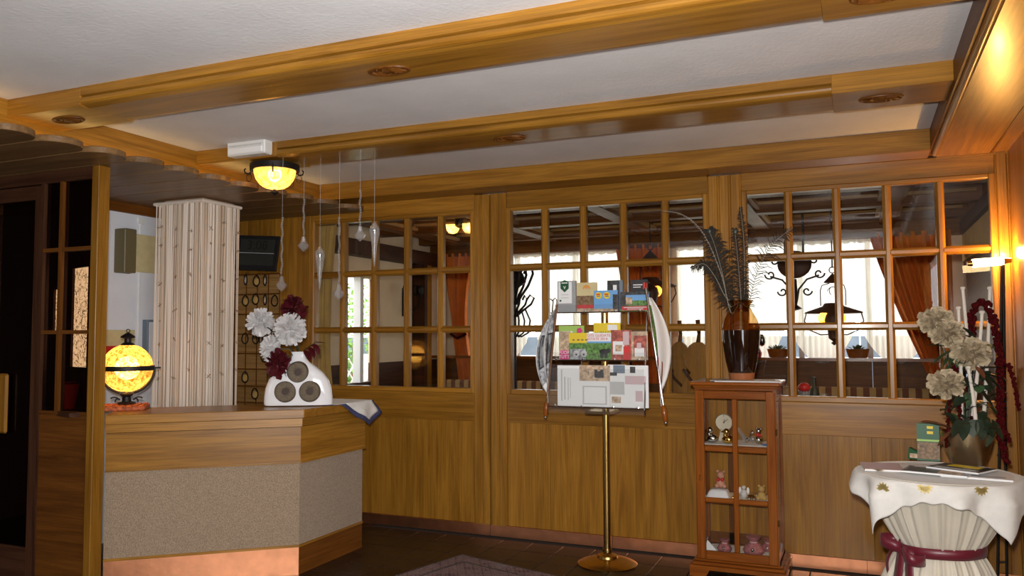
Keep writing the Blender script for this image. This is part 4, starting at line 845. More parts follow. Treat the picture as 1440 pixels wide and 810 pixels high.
for aa, d in ((radians(236), .055), (radians(262), .02), (radians(297), .018), (radians(205), -.06)):
    cen = over(.5+(TR+d+.014)*cos(aa)/(2*HS), .5+(TR+d+.014)*sin(aa)/(2*HS)); cen = Vector(cen); n_ = Vector((cos(aa), sin(aa), 0)) if d > 0 else Vector((0, 0, 1)); s_ = Vector((-sin(aa), cos(aa), 0)); u_ = n_.cross(s_)
    m = MB()
    for k in range(7):
        b = pi*k/6+.0 if d > .03 or d < 0 else pi+pi*k/6; q = cen+n_*.014; e1 = q+(s_*cos(b)+u_*sin(b))*.035; w_ = (s_*-sin(b)+u_*cos(b))*.009; m.add([q, (q+e1)/2+w_, e1, (q+e1)/2-w_], [(0, 1, 2, 3)])
    m.obj('embroidered_leaf', 'goldthread', ov, solid=.001)
rbn = thing('ribbon', TC+Vector((0, 0, ZW)), 'dark red satin ribbon tied in a bow around the tablecloth', 'ribbon')
MB().grid(lambda u, v: ((.204+.002*sin(40*u))*cos(2*pi*u), (.204+.002*sin(40*u))*sin(2*pi*u), (v-.5)*.05+.012*sin(2*pi*u+2.6)), 72, 2).obj('band', 'ribbon', rbn, True, solid=.003)
ba = radians(222); Bc = Vector((.212*cos(ba), .212*sin(ba), .0)); s_ = Vector((-sin(ba), cos(ba), 0)); n_ = Vector((cos(ba), sin(ba), 0))
MB().ball(Bc+n_*.012, .022, 10).obj('knot', 'ribbon', rbn, True)
def strip(pts, w, nm='bow_loop'):
    P = [Vector((p[0]*1.25, p[1]*1.1, p[2]*1.25)) for p in pts]; w *= 1.3; vs = []
    for i, p in enumerate(P): q = Bc+s_*p.x+n_*p.y+Vector((0, 0, p.z)); d = Vector((0, 0, w)) if nm == 'bow_loop' else s_*w; vs += [q-d, q+d]
    MB().add(vs, [(2*i, 2*i+1, 2*i+3, 2*i+2) for i in range(len(P)-1)]).obj(nm, 'ribbon', rbn, True, solid=.002)
for sg_ in (-1, 1): strip([(sg_*.09*sin(pi*t)*(1 if t < .5 else 1), .02+.045*sin(2*pi*t), .012-.02*t+.05*sin(pi*t)*(.6 if sg_ < 0 else -.4)) for t in [i/12 for i in range(13)]], .02)
strip([(-.005-.02*t, .02+.02*sin(3*t), -.30*t) for t in [i/10 for i in range(11)]], .020, 'bow_tail'); strip([(.03+.045*t, .018+.015*sin(4*t), -.36*t) for t in [i/10 for i in range(11)]], .020, 'bow_tail'); strip([(-.03-.06*sin(2.4*t), .012, .03-.16*t) for t in [i/10 for i in range(11)]], .007, 'bow_tail')
# magazines and leaflets on the table
TT = TZ+.004
def mag(name, label, px, py, w, h, rz, z, mats, cat='magazine'):
    p = onZ(px, py, TT+z); e = thing(name, (p.x, p.y, TT+z), label, cat, 'papers on the draped table', rz=rz)
    bx('pages', -w/2, w/2, -h/2, h/2, 0, .008, 'paper', e); bx('cover', -w/2, w/2, -h/2, h/2, .008, .009, mats[0], e)
    for (u0, u1, v0, v1, m_) in mats[1:]: bx('printed_area', (u0-.5)*w, (u1-.5)*w, (v0-.5)*h, (v1-.5)*h, .009, .0097, m_, e)
mag('magazine', 'pale pink magazine lying at the table edge', 1266, 659, .36, .24, .1, .001, ['photo_tan', (0, .5, 0, 1, 'pinkpale'), (.52, .98, .1, .9, 'paper')])
mag('magazine', 'magazine with a dark car photo on top of the pile', 1318, 664, .29, .20, -.25, .0115, ['photo_grey', (.05, .55, .05, .8, 'photo_dark'), (.55, .9, .1, .5, 'photo_tan'), (.1, .5, .75, .95, 'paper')])
mag('magazine', 'glossy magazine with black and yellow cover beside the pot', 1352, 660, .25, .19, -.55, .022, ['photo_dark', (.2, .8, .55, .9, 'yellow'), (.1, .9, .1, .3, 'papergrey')])
mag('magazine', 'white magazine spread half under the brass pot', 1374, 670, .30, .20, -.15, .001, ['paper', (.1, .9, .1, .4, 'papergrey')])
p = onZ(1311, 650, TT); e = thing('leaflet_box', (p.x-.012, p.y+.05, TT+.002), 'dark green standing leaflet holder beside the brass pot', 'leaflets', rz=-.1)
bx('holder', -.055, .055, -.02, .02, 0, .20, 'green', e); bx('photo', -.053, .053, -.0215, -.02, .01, .10, 'photo_brown', e); bx('band', -.055, .055, -.022, -.02, .105, .115, 'limegreen', e)
for k in range(2): bx('yellow_mark', -.005, .025, -.0225, -.02, .145+.028*k, .160+.028*k, 'yellow', e)
bx('base', -.058, .058, -.035, .02, -.001, .004, 'acrylic', e)
p = onZ(1288, 646, TT); e = thing('leaflet_box', (p.x, p.y, TT+.002), 'low green sweets box with picture on the table', 'box', rz=-.35); MB().prism([(-.035, 0), (.045, 0), (.04, .03), (-.03, .062)], -.02, .02, 1).obj('box_body', 'green', e); bx('label_panel', -.025, .02, -.0215, -.02, .008, .032, 'photo_tan', e)
# brass pot with the big arrangement
pp = onZ(1363, 656, TT); PT = Vector((pp.x, pp.y+.06, TT+.003))
pt = thing('flower_pot', PT, 'round brass coloured flower pot on the draped table', 'pot')
MB().lathe([(0, 0), (.07, 0), (.078, .006), (.105, .07), (.121, .13), (.126, .172), (.120, .174), (.112, .13), (0, .128)], 40).obj('pot_body', 'potmetal', pt, True)
MB().lathe([(0, .15), (.115, .148)], 20).obj('moss', 'leafdark', pt)
PB = PT+Vector((0, 0, .15)); GF = 'flower arrangement in the brass pot'
ya = PT.y
for px, py, r, dy, lb in ((1316, 452, .088, .0, 'topmost cream peony of the arrangement in the brass pot'), (1331, 468, .085, -.05, 'cream peony overlapping the topmost peony'), (1365, 497, .095, -.05, 'largest cream peony among the white sticks'), (1330, 540, .088, -.08, 'lowest cream peony above the brown leaf')):
    flower('peony', lb, onY(px, py, ya+dy), r, 'peony', 150, sz=.85, grp=GF, base=PB, wd=.5, tilt=.45)
for px0, py0, px1, py1, dy, lb in ((1352, 590, 1348, 436, -.03, 'white stick behind the largest cream peony'), (1368, 585, 1354, 408, .04, 'tall white stick rising beside the topmost peony'), (1368, 585, 1381, 442, -.06, 'thick white stick leaning outwards over the largest peony'), (1384, 580, 1392, 408, .02, 'tallest white stick beside the red amaranth'), (1372, 590, 1362, 520, -.1, 'short thick white stick in the middle of the arrangement')):
    a, b = onY(px0, py0, ya+dy), onY(px1, py1, ya+dy); e = thing('white_stick', PB, lb, 'stick', GF); m = MB(); m.tube([a-PB, (a+b)/2-PB+Vector((.004, 0, 0)), b-PB], [.010, .009, .008], 8); m.obj('stem', 'stick', e, True)
    MB().lathe([(.008, 0), (.014, .010), (.011, .018), (0, .02)], 7, M=T(*(b-PB))).obj('tip', 'stick', e)
def leafset(name, label, mat, lst, grp=GF):
    e = thing(name, PB, label, 'foliage', grp)
    for px, py, qx, qy, w, dy in lst:
        a, b = onY(px, py, ya+dy)-PB, onY(qx, qy, ya+dy-.03)-PB; m = MB(); d = b-a; leafmesh(m, a, d, d.length, w, .15); m.obj('leaf', mat, e, True)
    a = onY(lst[0][0], lst[0][1], ya)-PB; MB().tube([(0, 0, -.02), a*.5, a], .004, 6).obj('stem', mat, e)
leafset('leafy_branch', 'green leaves under the topmost peonies', 'leaf', [(1345, 480, 1300, 470, .06, .0), (1340, 490, 1300, 480, .05, -.03), (1345, 490, 1310, 508, .07, -.02), (1348, 485, 1325, 512, .06, 0), (1350, 480, 1345, 512, .05, -.05), (1350, 470, 1380, 478, .05, -.02), (1340, 545, 1308, 535, .045, -.04)])
leafset('leafy_branch', 'dark leaves spreading beside the largest peony', 'leafdark', [(1370, 520, 1415, 512, .08, -.02), (1372, 525, 1418, 530, .09, -.04), (1375, 520, 1410, 545, .08, -.06), (1370, 540, 1398, 570, .08, -.03), (1385, 560, 1418, 548, .07, 0), (1352, 555, 1335, 530, .06, -.02), (1350, 545, 1328, 575, .06, -.04), (1375, 480, 1352, 455, .05, -.03)])
leafset('leafy_branch', 'dense dark green ivy rising from the brass pot', 'leafdark', [(1345+8*k, 600-3*(k % 3), 1330+13*k, 575+14*((k*7) % 4), .07, -.07+.02*(k % 4)) for k in range(7)]+[(1350+9*k, 590, 1340+14*k, 612+4*(k % 2), .06, -.12) for k in range(6)])
rl = random.Random(3)
leafset('leafy_branch', 'loose dark foliage filling the arrangement between the white sticks', 'leafdark', [(lambda x, y_: (x, y_, x+rl.uniform(-26, 26), y_+rl.uniform(-14, 26), rl.uniform(.035, .07), rl.uniform(-.10, .06)))(rl.uniform(1338, 1398), rl.uniform(505, 602)) for _ in range(46)])
leafset('leafy_branch', 'mid green loose leaves in the arrangement around the peonies', 'leaf', [(lambda x, y_: (x, y_, x+rl.uniform(-24, 24), y_+rl.uniform(-14, 22), rl.uniform(.03, .055), rl.uniform(-.09, .06)))(rl.uniform(1330, 1400), rl.uniform(480, 600)) for _ in range(22)])
leafset('dry_leaf', 'large brown dry leaf curling out over the leaflets', 'leafbrown', [(1345, 606, 1294, 586, .11, -.06), (1345, 600, 1318, 622, .05, -.08)])
leafset('dry_leaf', 'small brown dry leaves at the pot rim', 'leafbrown', [(1380, 605, 1408, 598, .06, -.12), (1345, 602, 1368, 590, .05, -.1), (1372, 515, 1385, 530, .05, -.1)])
def amar(label, pts, r=.012):
    e = thing('amaranth', PB, label, 'flower', GF); P = [onY(x, y_, ya+dy)-PB for x, y_, dy in pts]; m = MB(); rnd = random.Random(len(label)); 
    MB().tube(P, .004, 6).obj('stem', 'darkred', e)
    for a, b in zip(P, P[1:]):
        n_ = max(2, int((b-a).length/.010))
        for k in range(n_):
            for _ in range(3): m.ball(a+(b-a)*(k/n_)+Vector((rnd.uniform(-1, 1), rnd.uniform(-1, 1), rnd.uniform(-1, 1)))*r*.8, r*rnd.uniform(.5, .85), 6)
    m.obj('tassel', 'darkred', e, True)
amar('thick red amaranth arching high and hanging down beside the pot', [(1362, 590, .05), (1366, 500, .06), (1366, 440, .05), (1376, 424, .04), (1390, 428, .02), (1400, 460, 0), (1406, 500, -.02), (1408, 560, -.04), (1408, 620, -.05), (1415, 650, -.06)], .017)
amar('thin red amaranth strand hanging farthest outwards', [(1404, 505, -.02), (1420, 515, -.02), (1428, 545, -.02), (1433, 578, -.02)], .010)
amar('red amaranth strand beside the thick tassel', [(1404, 560, -.05), (1410, 600, -.06), (1422, 622, -.06)], .011)
amar('red amaranth strand hanging near the dry brown leaf', [(1350, 590, -.05), (1346, 530, -.06), (1344, 500, -.05), (1336, 560, -.06), (1330, 630, -.07)], .009)
# floor lamp in the corner
FLp = Vector((.80, 5.80, 0))
f_ = thing('floor_lamp', FLp, 'thin iron floor lamp with a bright horizontal glass tube', 'lamp')
for px0, px1 in ((1403, 1409), (1416, 1411)):
    a, b = onY(px0, 815, FLp.y), onY(px1, 372, FLp.y); a = a+(a-b)*(a.z/(b.z-a.z)); MB().tube([a-FLp, b-FLp], .0085, 8).obj('rod', 'iron', f_, True)
for py in (640, 790): a, b = onY(1402, py, FLp.y)-FLp, onY(1417, py, FLp.y)-FLp; MB().tube([a, b], .006, 6).obj('crossbar', 'iron', f_, True)
a = onY(1409, 815, FLp.y)-FLp; MB().lathe([(.0, 0), (.085, 0), (.09, .01), (.03, .022), (0, .024)], 24, c=(a.x, 0, 0)).obj('base', 'iron', f_, True)
a, b = onY(1360, 371, FLp.y-.02)-FLp, onY(1422, 366, FLp.y)-FLp; h_ = (b-a)
MB().tube([a+h_*.12, a+h_*.82], .026, 14).obj('glass_tube', 'tube_glow', f_, True)
MB().tube([a, a+h_*.12], [.012, .02], 12).obj('end_cap', 'brass', f_, True); MB().tube([a+h_*.82, a+h_], [.022, .013], 12).obj('end_cap', 'brass', f_, True)
lamp('floor_lamp_light', 'POINT', FLp+a+h_*.95+Vector((0, .05, .05)), 24, (1, .50, .12), .03)
# rug
rg = thing('rug', (-2.70, 5.37, 0), 'oriental rug with dark red and cream pattern', 'rug', rot=(0, 0, atan2(-.20, .711)))
bx('rug_field', .14, 1.66, -2.40, -.14, .0, .011, 'rug_field', rg)
for a in ((0, 1.8, -.14, 0), (0, .14, -2.54, -.14), (1.66, 1.8, -2.54, -.14), (.14, 1.66, -2.54, -2.40)): bx('border', *a[:4], .0, .012, 'rug_field', rg)
for a in ((.0, 1.8, -.012, 0), (0, .012, -2.54, -.012), (.13, 1.67, -.142, -.130), (.13, .142, -2.41, -.142)): bx('binding', *a, .0, .0135, 'photo_dark', rg)

# ================================================================== DINING ROOM BEYOND THE PARTITION
YW = 10.0; DC = 2.95
df = bx('floor_dining', -5.5, 1.15, W+.1, YW+.2, -.1, 0, 'dining_floor'); tag(df, 'dark floor of the dining room beyond the glass', 'floor', kind='structure')
dw = struct('wall_dining_window', 'dining room wall with curtained windows above dark wood panelling', 'wall')
for i in range(7): bx('dado_panel', -5.4+.92*i, -5.4+.92*(i+1)-.006, YW-.03, YW+.15, 0, 1.29, 'oakdark_x', dw)
for a, b in ((-5.5, -4.7), (-2.75, -2.05), (.75, 1.15)): bx('wall_panel', a, b, YW, YW+.15, 1.29, DC, 'cream_wall', dw)
bx('lintel', -5.5, 1.15, YW, YW+.15, 2.80, DC, 'cream_wall', dw); bx('sill_board', -5.4, 1.05, YW-.26, YW+.1, 1.29, 1.325, 'cherry_x', dw); bx('fascia_beam', -5.4, 1.05, YW-.22, YW, 2.66, 2.86, 'oakdark_x', dw)
for x in (-4.22, -3.4, -1.35, -.63, .1): bx('window_post', x-.03, x+.03, YW+.04, YW+.10, 1.325, 2.80, 'grey_post', dw)
dl = struct('wall_dining_left', 'cream dining room side wall with a garden window', 'wall')
for y0, y1, z0, z1, m_ in ((W+.1, 7.78, 1.27, DC, 'cream_wall'), (8.42, YW, 1.27, DC, 'cream_wall'), (7.78, 8.42, 2.28, DC, 'cream_wall'), (W+.1, 7.78, 0, 1.27, 'walnut_y'), (8.42, YW, 0, 1.27, 'walnut_y'), (7.78, 8.42, 0, 1.05, 'walnut_y')):
    bx('wall_panel', -5.5, -5.4, y0, y1, z0, z1, m_, dl)
bx('top_beam', -5.4, -5.25, W+.12, YW-.22, 2.52, 2.70, 'walnut_y', dl)
for y0, y1 in ((7.74, 7.80), (8.05, 8.12), (8.40, 8.46)): bx('window_post', -5.47, -5.37, y0, y1, 1.05, 2.3, 'whitepaint' if y0 == 8.05 else 'oakdark_z', dl)
bx('pilaster', -5.4, -5.22, 9.35, 9.5, 0, 2.52, 'oak_z', dl); bx('pilaster', -5.4, -5.20, 9.28, 9.35, 0, 2.52, 'walnut_z', dl)
dr_ = struct('wall_dining_right', 'dark dining room side wall with a gold panel', 'wall')
bx('wall_panel', 1.05, 1.15, W+.1, YW, 0, DC, 'oakdark_z', dr_); bx('gold_panel', 1.03, 1.05, 7.9, 9.9, 2.36, 2.64, 'gold_drape', dr_); bx('rail', 1.0, 1.05, W+.12, YW-.25, 2.66, 2.78, 'walnut_y', dr_); bx('patterned_panel', 1.035, 1.05, 7.0, 9.9, 1.3, 2.3, 'photo_brown', dr_)
dcl = struct('ceiling_dining', 'coffered wooden dining room ceiling with pale panels', 'ceiling')
bx('ceiling_board', -5.5, 1.15, W+.1, YW+.15, DC, DC+.08, 'oakmatte_x', dcl)
ys, xs = [6.25, 7.35, 8.45, 9.55], [-4.9, -3.6, -2.3, -1.0, .3]
for y_ in ys:
    bx('coffer_beam', -5.4, 1.05, y_-.08, y_+.08, 2.80, DC, 'oakdark_x', dcl)
    for s in (-1, 1): bx('moulding', -5.25, 1.0, y_+s*.10-.02, y_+s*.10+.02, 2.88, 2.91, 'oakmatte_x', dcl)
for x in xs:
    bx('coffer_beam', x-.08, x+.08, W+.12, YW-.22, 2.795, DC, 'oakdark_y', dcl)
    for s in (-1, 1): bx('moulding', x+s*.095-.022, x+s*.095+.022, W+.12, YW-.24, 2.83, 2.87, 'oakmatte_y', dcl)
for i, x in enumerate(xs[:-1]):
    for j, y_ in enumerate(ys[:-1]): bx('coffer_panel', x+.2, xs[i+1]-.2, y_+.2, ys[j+1]-.2, DC-.02, DC+.01, 'panelcream', dcl)
# exterior
gd = bx('ground', -40, 40, YW+.16, 60, -.3, -.2, 'ground'); tag(gd, 'pale ground outside the dining room windows', 'ground', kind='structure')
g2 = bx('ground', -40, -5.51, -10, YW+.16, -.3, -.2, 'ground'); tag(g2, 'pale ground outside the garden window', 'ground', kind='structure')
for bi, (bx_, by_, bz_, br) in enumerate(((-7.7, 11.3, 1.7, .95), (-8.6, 13.6, 1.7, 1.2), (-7.0, 9.9, 1.2, .5))):
    e = thing('garden_bush', (bx_, by_, -.2), ['leafy garden bush in the middle of the garden window', 'leafy garden bush farthest behind the white lattice', 'low leafy garden bush nearest the dining room wall'][bi], 'bush', 'bushes outside the garden window')
    MB().tube([(0, 0, 0), (.05, 0, bz_)], [.06, .03], 8).obj('trunk', 'oakdark_z', e); m = MB(); rnd = random.Random(bi)
    for k in range(1600):
        v = Vector((rnd.gauss(0, 1), rnd.gauss(0, 1), rnd.gauss(0, 1))).normalized()*br*rnd.uniform(.55, 1.05); v.z = v.z*1.1+bz_; d = Vector((rnd.uniform(-1, 1), rnd.uniform(-1, 1), rnd.uniform(-1, 1))).normalized()*.06; s_ = d.cross(Vector((rnd.uniform(-1, 1), .3, rnd.uniform(-1, 1)))).normalized()*.03
        m.add([v, v+d*.5+s_, v+d, v+d*.5-s_], [(0, 1, 2, 3)])
    tag(m.obj('leaves', 'leafbright', e), kind='stuff')
lt = thing('garden_lattice', (-6.1, 9.3, -.2), 'white diagonal garden lattice fence outside the window', 'fence', rz=0)
for k in range(14):
    for s in (-1, 1):
        y0 = -1.0+k*.17; MB().tube([(.02*s, y0, .75), (.02*s, y0+s*.75, 1.5)], .014, 4).obj('slat', 'whitepaint', lt)
for y_ in (-1.1, .0, 1.3): bx('lattice_post', -.04, .04, y_-.03, y_+.03, 0, 1.55, 'whitepaint', lt)
ow = thing('garden_wall', (-2, 17, -.2), 'long grey wall far outside the dining room windows', 'wall', kind='structure')
for k in range(12): bx('wall_section', -12+2*k, -10.02+2*k, -.2, .2, 0, 1.75, 'outside_wall', ow)
# sheer curtains (one per swag) with lace heading
def sheer_c(label, x0, x1, zc=1.76, low=.50, y_=YW-.06):
    e = thing('sheer_curtain', ((x0+x1)/2, y_, 1.3), label, 'curtain', 'sheer curtains in the dining room'); w = x1-x0; n_ = max(3, int(w/.06))
    def fn(u, v):
        zb = zc-low*sin(pi*u)**.7; z = 2.68+(zb-2.68)*v; return (-w/2+w*u, .018*sin(2*pi*n_*u+.6*sin(5*v))*(.5+.5*v), z-1.3)
    MB().grid(fn, n_*6, 14).obj('fabric', 'curtain_sheer', e, True)
    m = MB().grid(lambda u, v: (-w/2+w*u, -.03+.012*sin(2*pi*n_*.7*u), 2.69-(.06+.02*abs(sin(pi*u*w/.12)))*v-1.3), n_*6, 3); m.obj('lace_heading', 'lace', e, True)
XB = [-2.05, -1.45, -.78, -.02, .75]
for k, lb in enumerate(('sheer white swag curtain hanging behind the peacock feathers', 'sheer white swag curtain behind the iron scroll ornament', 'sheer white swag curtain behind the hanging lamp with brown shade', 'sheer white swag curtain partly covered by the orange drape')): sheer_c(lb, XB[k], XB[k+1])
XA = [-4.7, -3.95, -3.3, -2.75]
for k, lb in enumerate(('sheer white swag curtain behind the coat stand', 'sheer white swag curtain behind the brochure stand shield box', 'sheer white swag curtain behind the food brochures')): sheer_c(lb, XA[k], XA[k+1])
# drapes
def drape(label, y_, mat, left, right, z0, z1, n_=7, tie=None):
    e = thing('drape', (0, y_, 0), label, 'curtain', 'orange drapes')
    def fn(u, v):
        z = z1+(z0-z1)*v; a, b = left(v), right(v); return (a+(b-a)*u, .05*sin(2*pi*n_*u)*(1-.3*v)+.02*sin(17*u+3*v), z)
    MB().grid(fn, n_*8, 20).obj('fabric', mat, e, True)
    if tie: MB().tube([(left(tie), -.05, z1+(z0-z1)*tie), ((left(tie)+right(tie))/2, -.09, z1+(z0-z1)*tie-.06), (right(tie), -.05, z1+(z0-z1)*tie)], .018, 8).obj('tie_cord', 'darkred', e, True)
drape('orange drape gathered beside the sheer curtain near the floor lamp', YW-.20, 'orange', lambda v: .12+.62*v**1.2, lambda v: .92, .95, 2.70)
drape('orange drape between the two dining room windows', YW-.20, 'orange', lambda v: -2.78+.22*v, lambda v: -2.12-.10*v, 1.0, 2.70)
drape('orange and gold drape tied at the end of the window wall', YW-.20, 'orange', lambda v: -5.22+.25*v, lambda v: -4.72-.12*sin(pi*v), .95, 2.70, 5, .62)
drape('gold drape hanging close behind the glass near the garden window', 6.40, 'gold_drape', lambda v: -4.78+.06*sin(pi*v), lambda v: -4.50-.12*sin(pi*v), .6, 2.95, 4)
# hanging lamps
def hang(label, px, py, Y, tilt=0):
    p = onY(px, py, Y); e = thing('hanging_lamp', (p.x, Y, DC-.03), label, 'lamp', 'hanging lamps in the dining room'); z = p.z-(DC-.03)
    MB().tube([(0, 0, 0), (0, 0, z+.42)], .007, 6).obj('chain', 'iron', e); MB().lathe([(.05, 0), (.05, -.02), (0, -.03)], 14).obj('ceiling_rose', 'iron', e)
    MB().torus((0, 0, z+.40), .03, .005, 16, 6, 1).obj('top_ring', 'iron', e, True)
    MB().lathe([(.0, z+.37), (.02, z+.35), (.085, z+.28), (.08, z+.275), (0, z+.3)], 16).obj('smoke_cap', 'shade_brown', e, True)
    m = MB()
    for s in (-1, 1): m.tube([(s*.03, 0, z+.27), (s*.10, 0, z+.25), (s*.115, 0, z+.20), (s*.115, 0, z+.05)], .005, 6); m.tube([(s*.05*cos(a)*(1-a/9), 0, z+.19+.045*sin(a)) for a in [i*.5 for i in range(9)]], .004, 6)
    m.obj('bail_frame', 'iron', e, True)
    MB().lathe([(.07, z+.075), (.085, z+.07), (.10, z+.045), (.262, z-.012), (.27, z-.025), (.262, z-.025), (.10, z+.03), (.07, z+.06)], 30).obj('shade', 'shade_brown', e, True)
    for s in (-1, 1): MB().tube([(s*.25, 0, z-.02), (s*.27, 0, z-.10), (s*.22, 0, z-.19), (s*.12, 0, z-.235), (s*.04, 0, z-.23)], .006, 6).obj('scroll_arm', 'iron', e, True)
    MB().lathe([(0, z-.34), (.012, z-.33), (.03, z-.315), (.012, z-.3), (.05, z-.27), (.06, z-.18), (.085, z-.09), (.07, z-.04), (.03, z)], 18).obj('oil_font', 'shade_brown', e, True)
    for s in (-1, .6):
        MB().ball((s*.095, .06, z-.07), .052, 14, sz=1.15).obj('amber_globe', 'ambershade', e, True); lamp('hanging_lamp_light', 'POINT', Vector((p.x+s*.095, Y+.06, p.z-.07)), 1.5, (1, .7, .3), .02)
hang('hanging lamp with brown conical shade in front of the sheer curtains', 1172, 437, 8.55); hang('hanging lamp with brown shade partly behind the brochures', 915, 400, 8.55)
# iron scroll ornament
p = onY(1117, 372, 8.9); e = thing('iron_ornament', (p.x, 8.9, DC-.02), 'black iron scroll ornament with an oval plate hanging at the window', 'ornament'); z = p.z-(DC-.02)
for x in (-.09, .09): MB().tube([(x, 0, 0), (x, 0, z+.10)], .012, 6).obj('hanger', 'iron', e)
MB().ball((0, 0, z), .17, 20, sy=.25, sz=.86).obj('oval_plate', 'shade_brown', e, True)
for s in (-1, 1):
    for (ox, oz, R_, tw) in ((.20, .04, .07, 1), (.24, -.10, .055, -1), (.12, -.28, .05, -1)):
        MB().tube([(s*(ox+R_*(1-.12*a)*cos(a*tw)), -.03, z+oz+R_*(1-.12*a)*sin(a*tw)) for a in [i*.45 for i in range(15)]], .009, 6).obj('scroll', 'iron', e, True)
    MB().tube([(s*.02, -.03, z-.38), (s*.04, -.03, z-.26), (s*.12, -.03, z-.16), (s*.24, -.03, z-.12)], .010, 6).obj('arm', 'iron', e, True)
MB().lathe([(0, z-.48), (.07, z-.46), (.02, z-.42), (.03, z-.36), (.02, z-.15)], 14).obj('finial', 'iron', e, True)
# coat stand
p = onY(722, 470, 7.4); e = thing('coat_stand', (p.x, 7.4, 0), 'black bentwood coat stand with curled hooks', 'coat stand')
MB().tube([(0, 0, 0), (0, 0, 2.08)], .03, 12).obj('pole', 'iron', e, True); MB().lathe([(.24, 0), (.22, .03), (.05, .06), (.03, .1)], 24).obj('base', 'iron', e, True)
MB().lathe([(0, 2.28), (.05, 2.26), (.10, 2.2), (.13, 2.12), (.05, 2.06), (.03, 2.0)], 18).obj('crown', 'iron', e, True)
for k in range(6):
    a = 2*pi*k/6+.2; c_, s_ = cos(a), sin(a)
    MB().tube([(r*c_, r*s_, z) for r, z in ((.03, 1.90), (.08, 1.98), (.15, 2.08), (.20, 2.20), (.185, 2.27), (.13, 2.26), (.11, 2.20))], .013, 8).obj('hook', 'iron', e, True)
    MB().tube([(r*c_, r*s_, z) for r, z in ((.03, 1.78), (.10, 1.84), (.18, 1.90), (.21, 1.96), (.17, 1.99), (.14, 1.95))], .011, 8).obj('hook', 'iron', e, True)
    MB().tube([(r*c_, r*s_, z) for r, z in ((.12, 1.85), (.17, 1.74), (.15, 1.62), (.08, 1.58), (.03, 1.60))], .009, 8).obj('brace', 'iron', e, True)
# benches, table and objects on it
def bench(label, x0, x1, y_):
    e = thing('bench', ((x0+x1)/2, y_, 0), label, 'bench', 'striped dining benches'); w = (x1-x0)/2
    bx('seat', -w, w, -.5, -.05, .40, .48, 'stripes', e, bev=.02); bx('backrest', -w, w, -.06, .02, .50, 1.04, 'stripes', e, bev=.02); bx('back_frame', -w-.02, w+.02, .02, .06, 0, 1.0, 'walnut_x', e); bx('seat_base', -w, w, -.46, -.05, .06, .40, 'walnut_x', e)
    for s in (-1, 1): bx('bench_end', s*w-(.03 if s < 0 else 0), s*w+(.03 if s > 0 else 0), -.5, .06, 0, .62, 'walnut_z', e)
bench('striped bench under the window behind the hanging lamp', -1.35, .95, 9.2); bench('striped bench behind the coat stand', -4.9, -2.6, 9.2)
e = thing('dining_table', (-.45, 7.35, 0), 'dark dining table holding the wine bottle', 'table'); bx('table_top', -.6, .6, -.4, .4, .88, .92, 'walnut_x', e, bev=.005)
for x in (-.52, .52):
    for y_ in (-.33, .33): bx('leg', x-.03, x+.03, y_-.03, y_+.03, 0, .88, 'walnut_z', e)
p = onY(1145, 550, 7.3); e = thing('wine_bottle', (p.x, 7.3, .92), 'dark green wine bottle on the dining table', 'bottle'); MB().lathe([(0, 0), (.037, 0), (.038, .18), (.03, .21), (.014, .24), (.013, .30), (.016, .302), (.016, .315), (0, .315)], 18).obj('glass', 'leafdark', e, True); MB().lathe([(.0385, .05), (.0385, .13)], 18).obj('label_band', 'photo_tan', e, True)
p = onY(1153, 550, 7.25); e = thing('wine_glass', (p.x+.03, 7.25, .92), 'small clear wine glass beside the dark bottle', 'glass'); MB().lathe([(.03, 0), (.028, .003), (.004, .006), (.004, .08), (.03, .11), (.034, .15), (.03, .18)], 16).obj('bowl', 'crystal', e, True)
p = onY(1131, 548, 7.25); e = thing('candle_glass', (p.x, 7.25, .92), 'red candle glass beside the dark wine bottle', 'candle'); MB().lathe([(0, 0), (.035, 0), (.04, .10), (.05, .2), (.045, .2), (0, .02)], 16).obj('glass', 'crystal', e, True); MB().ball((0, 0, .23), .05, 12, sz=.8).obj('red_top', 'red', e, True)
# sill objects
e = thing('red_ornament', (onY(1064, 490, 9.80).x, 9.80, 1.326), 'red ornament standing on the dining room window sill', 'ornament'); MB().lathe([(0, 0), (.05, 0), (.06, .05), (.02, .14), (.03, .2), (0, .26)], 12).obj('body', 'red', e, True); MB().ball((.06, 0, .2), .05, 10, sz=1.5).obj('silver_part', 'silver', e, True)
def sillpot(label, px):
    q = onY(px, 490, 9.80); e = thing('potted_plant', (q.x, 9.80, 1.326), label, 'plant', 'plants on the window sill'); MB().lathe([(0, 0), (.10, 0), (.13, .1), (.11, .1), (0, .08)], 16, sx=.95, sy=.4).obj('pot', 'cherry_x', e, True); m = MB(); rnd = random.Random(px)
    for k in range(40): a = rnd.uniform(0, 6.28); leafmesh(m, (0.05*cos(a), .015*sin(a), .08), (cos(a), sin(a)*.25, rnd.uniform(.6, 1.6)), rnd.uniform(.06, .11), .03); 
    m.obj('foliage', 'leaf', e, True)
sillpot('small green plant on the sill beside the red ornament', 1094); sillpot('small green plant on the sill between two swag curtains', 1206)
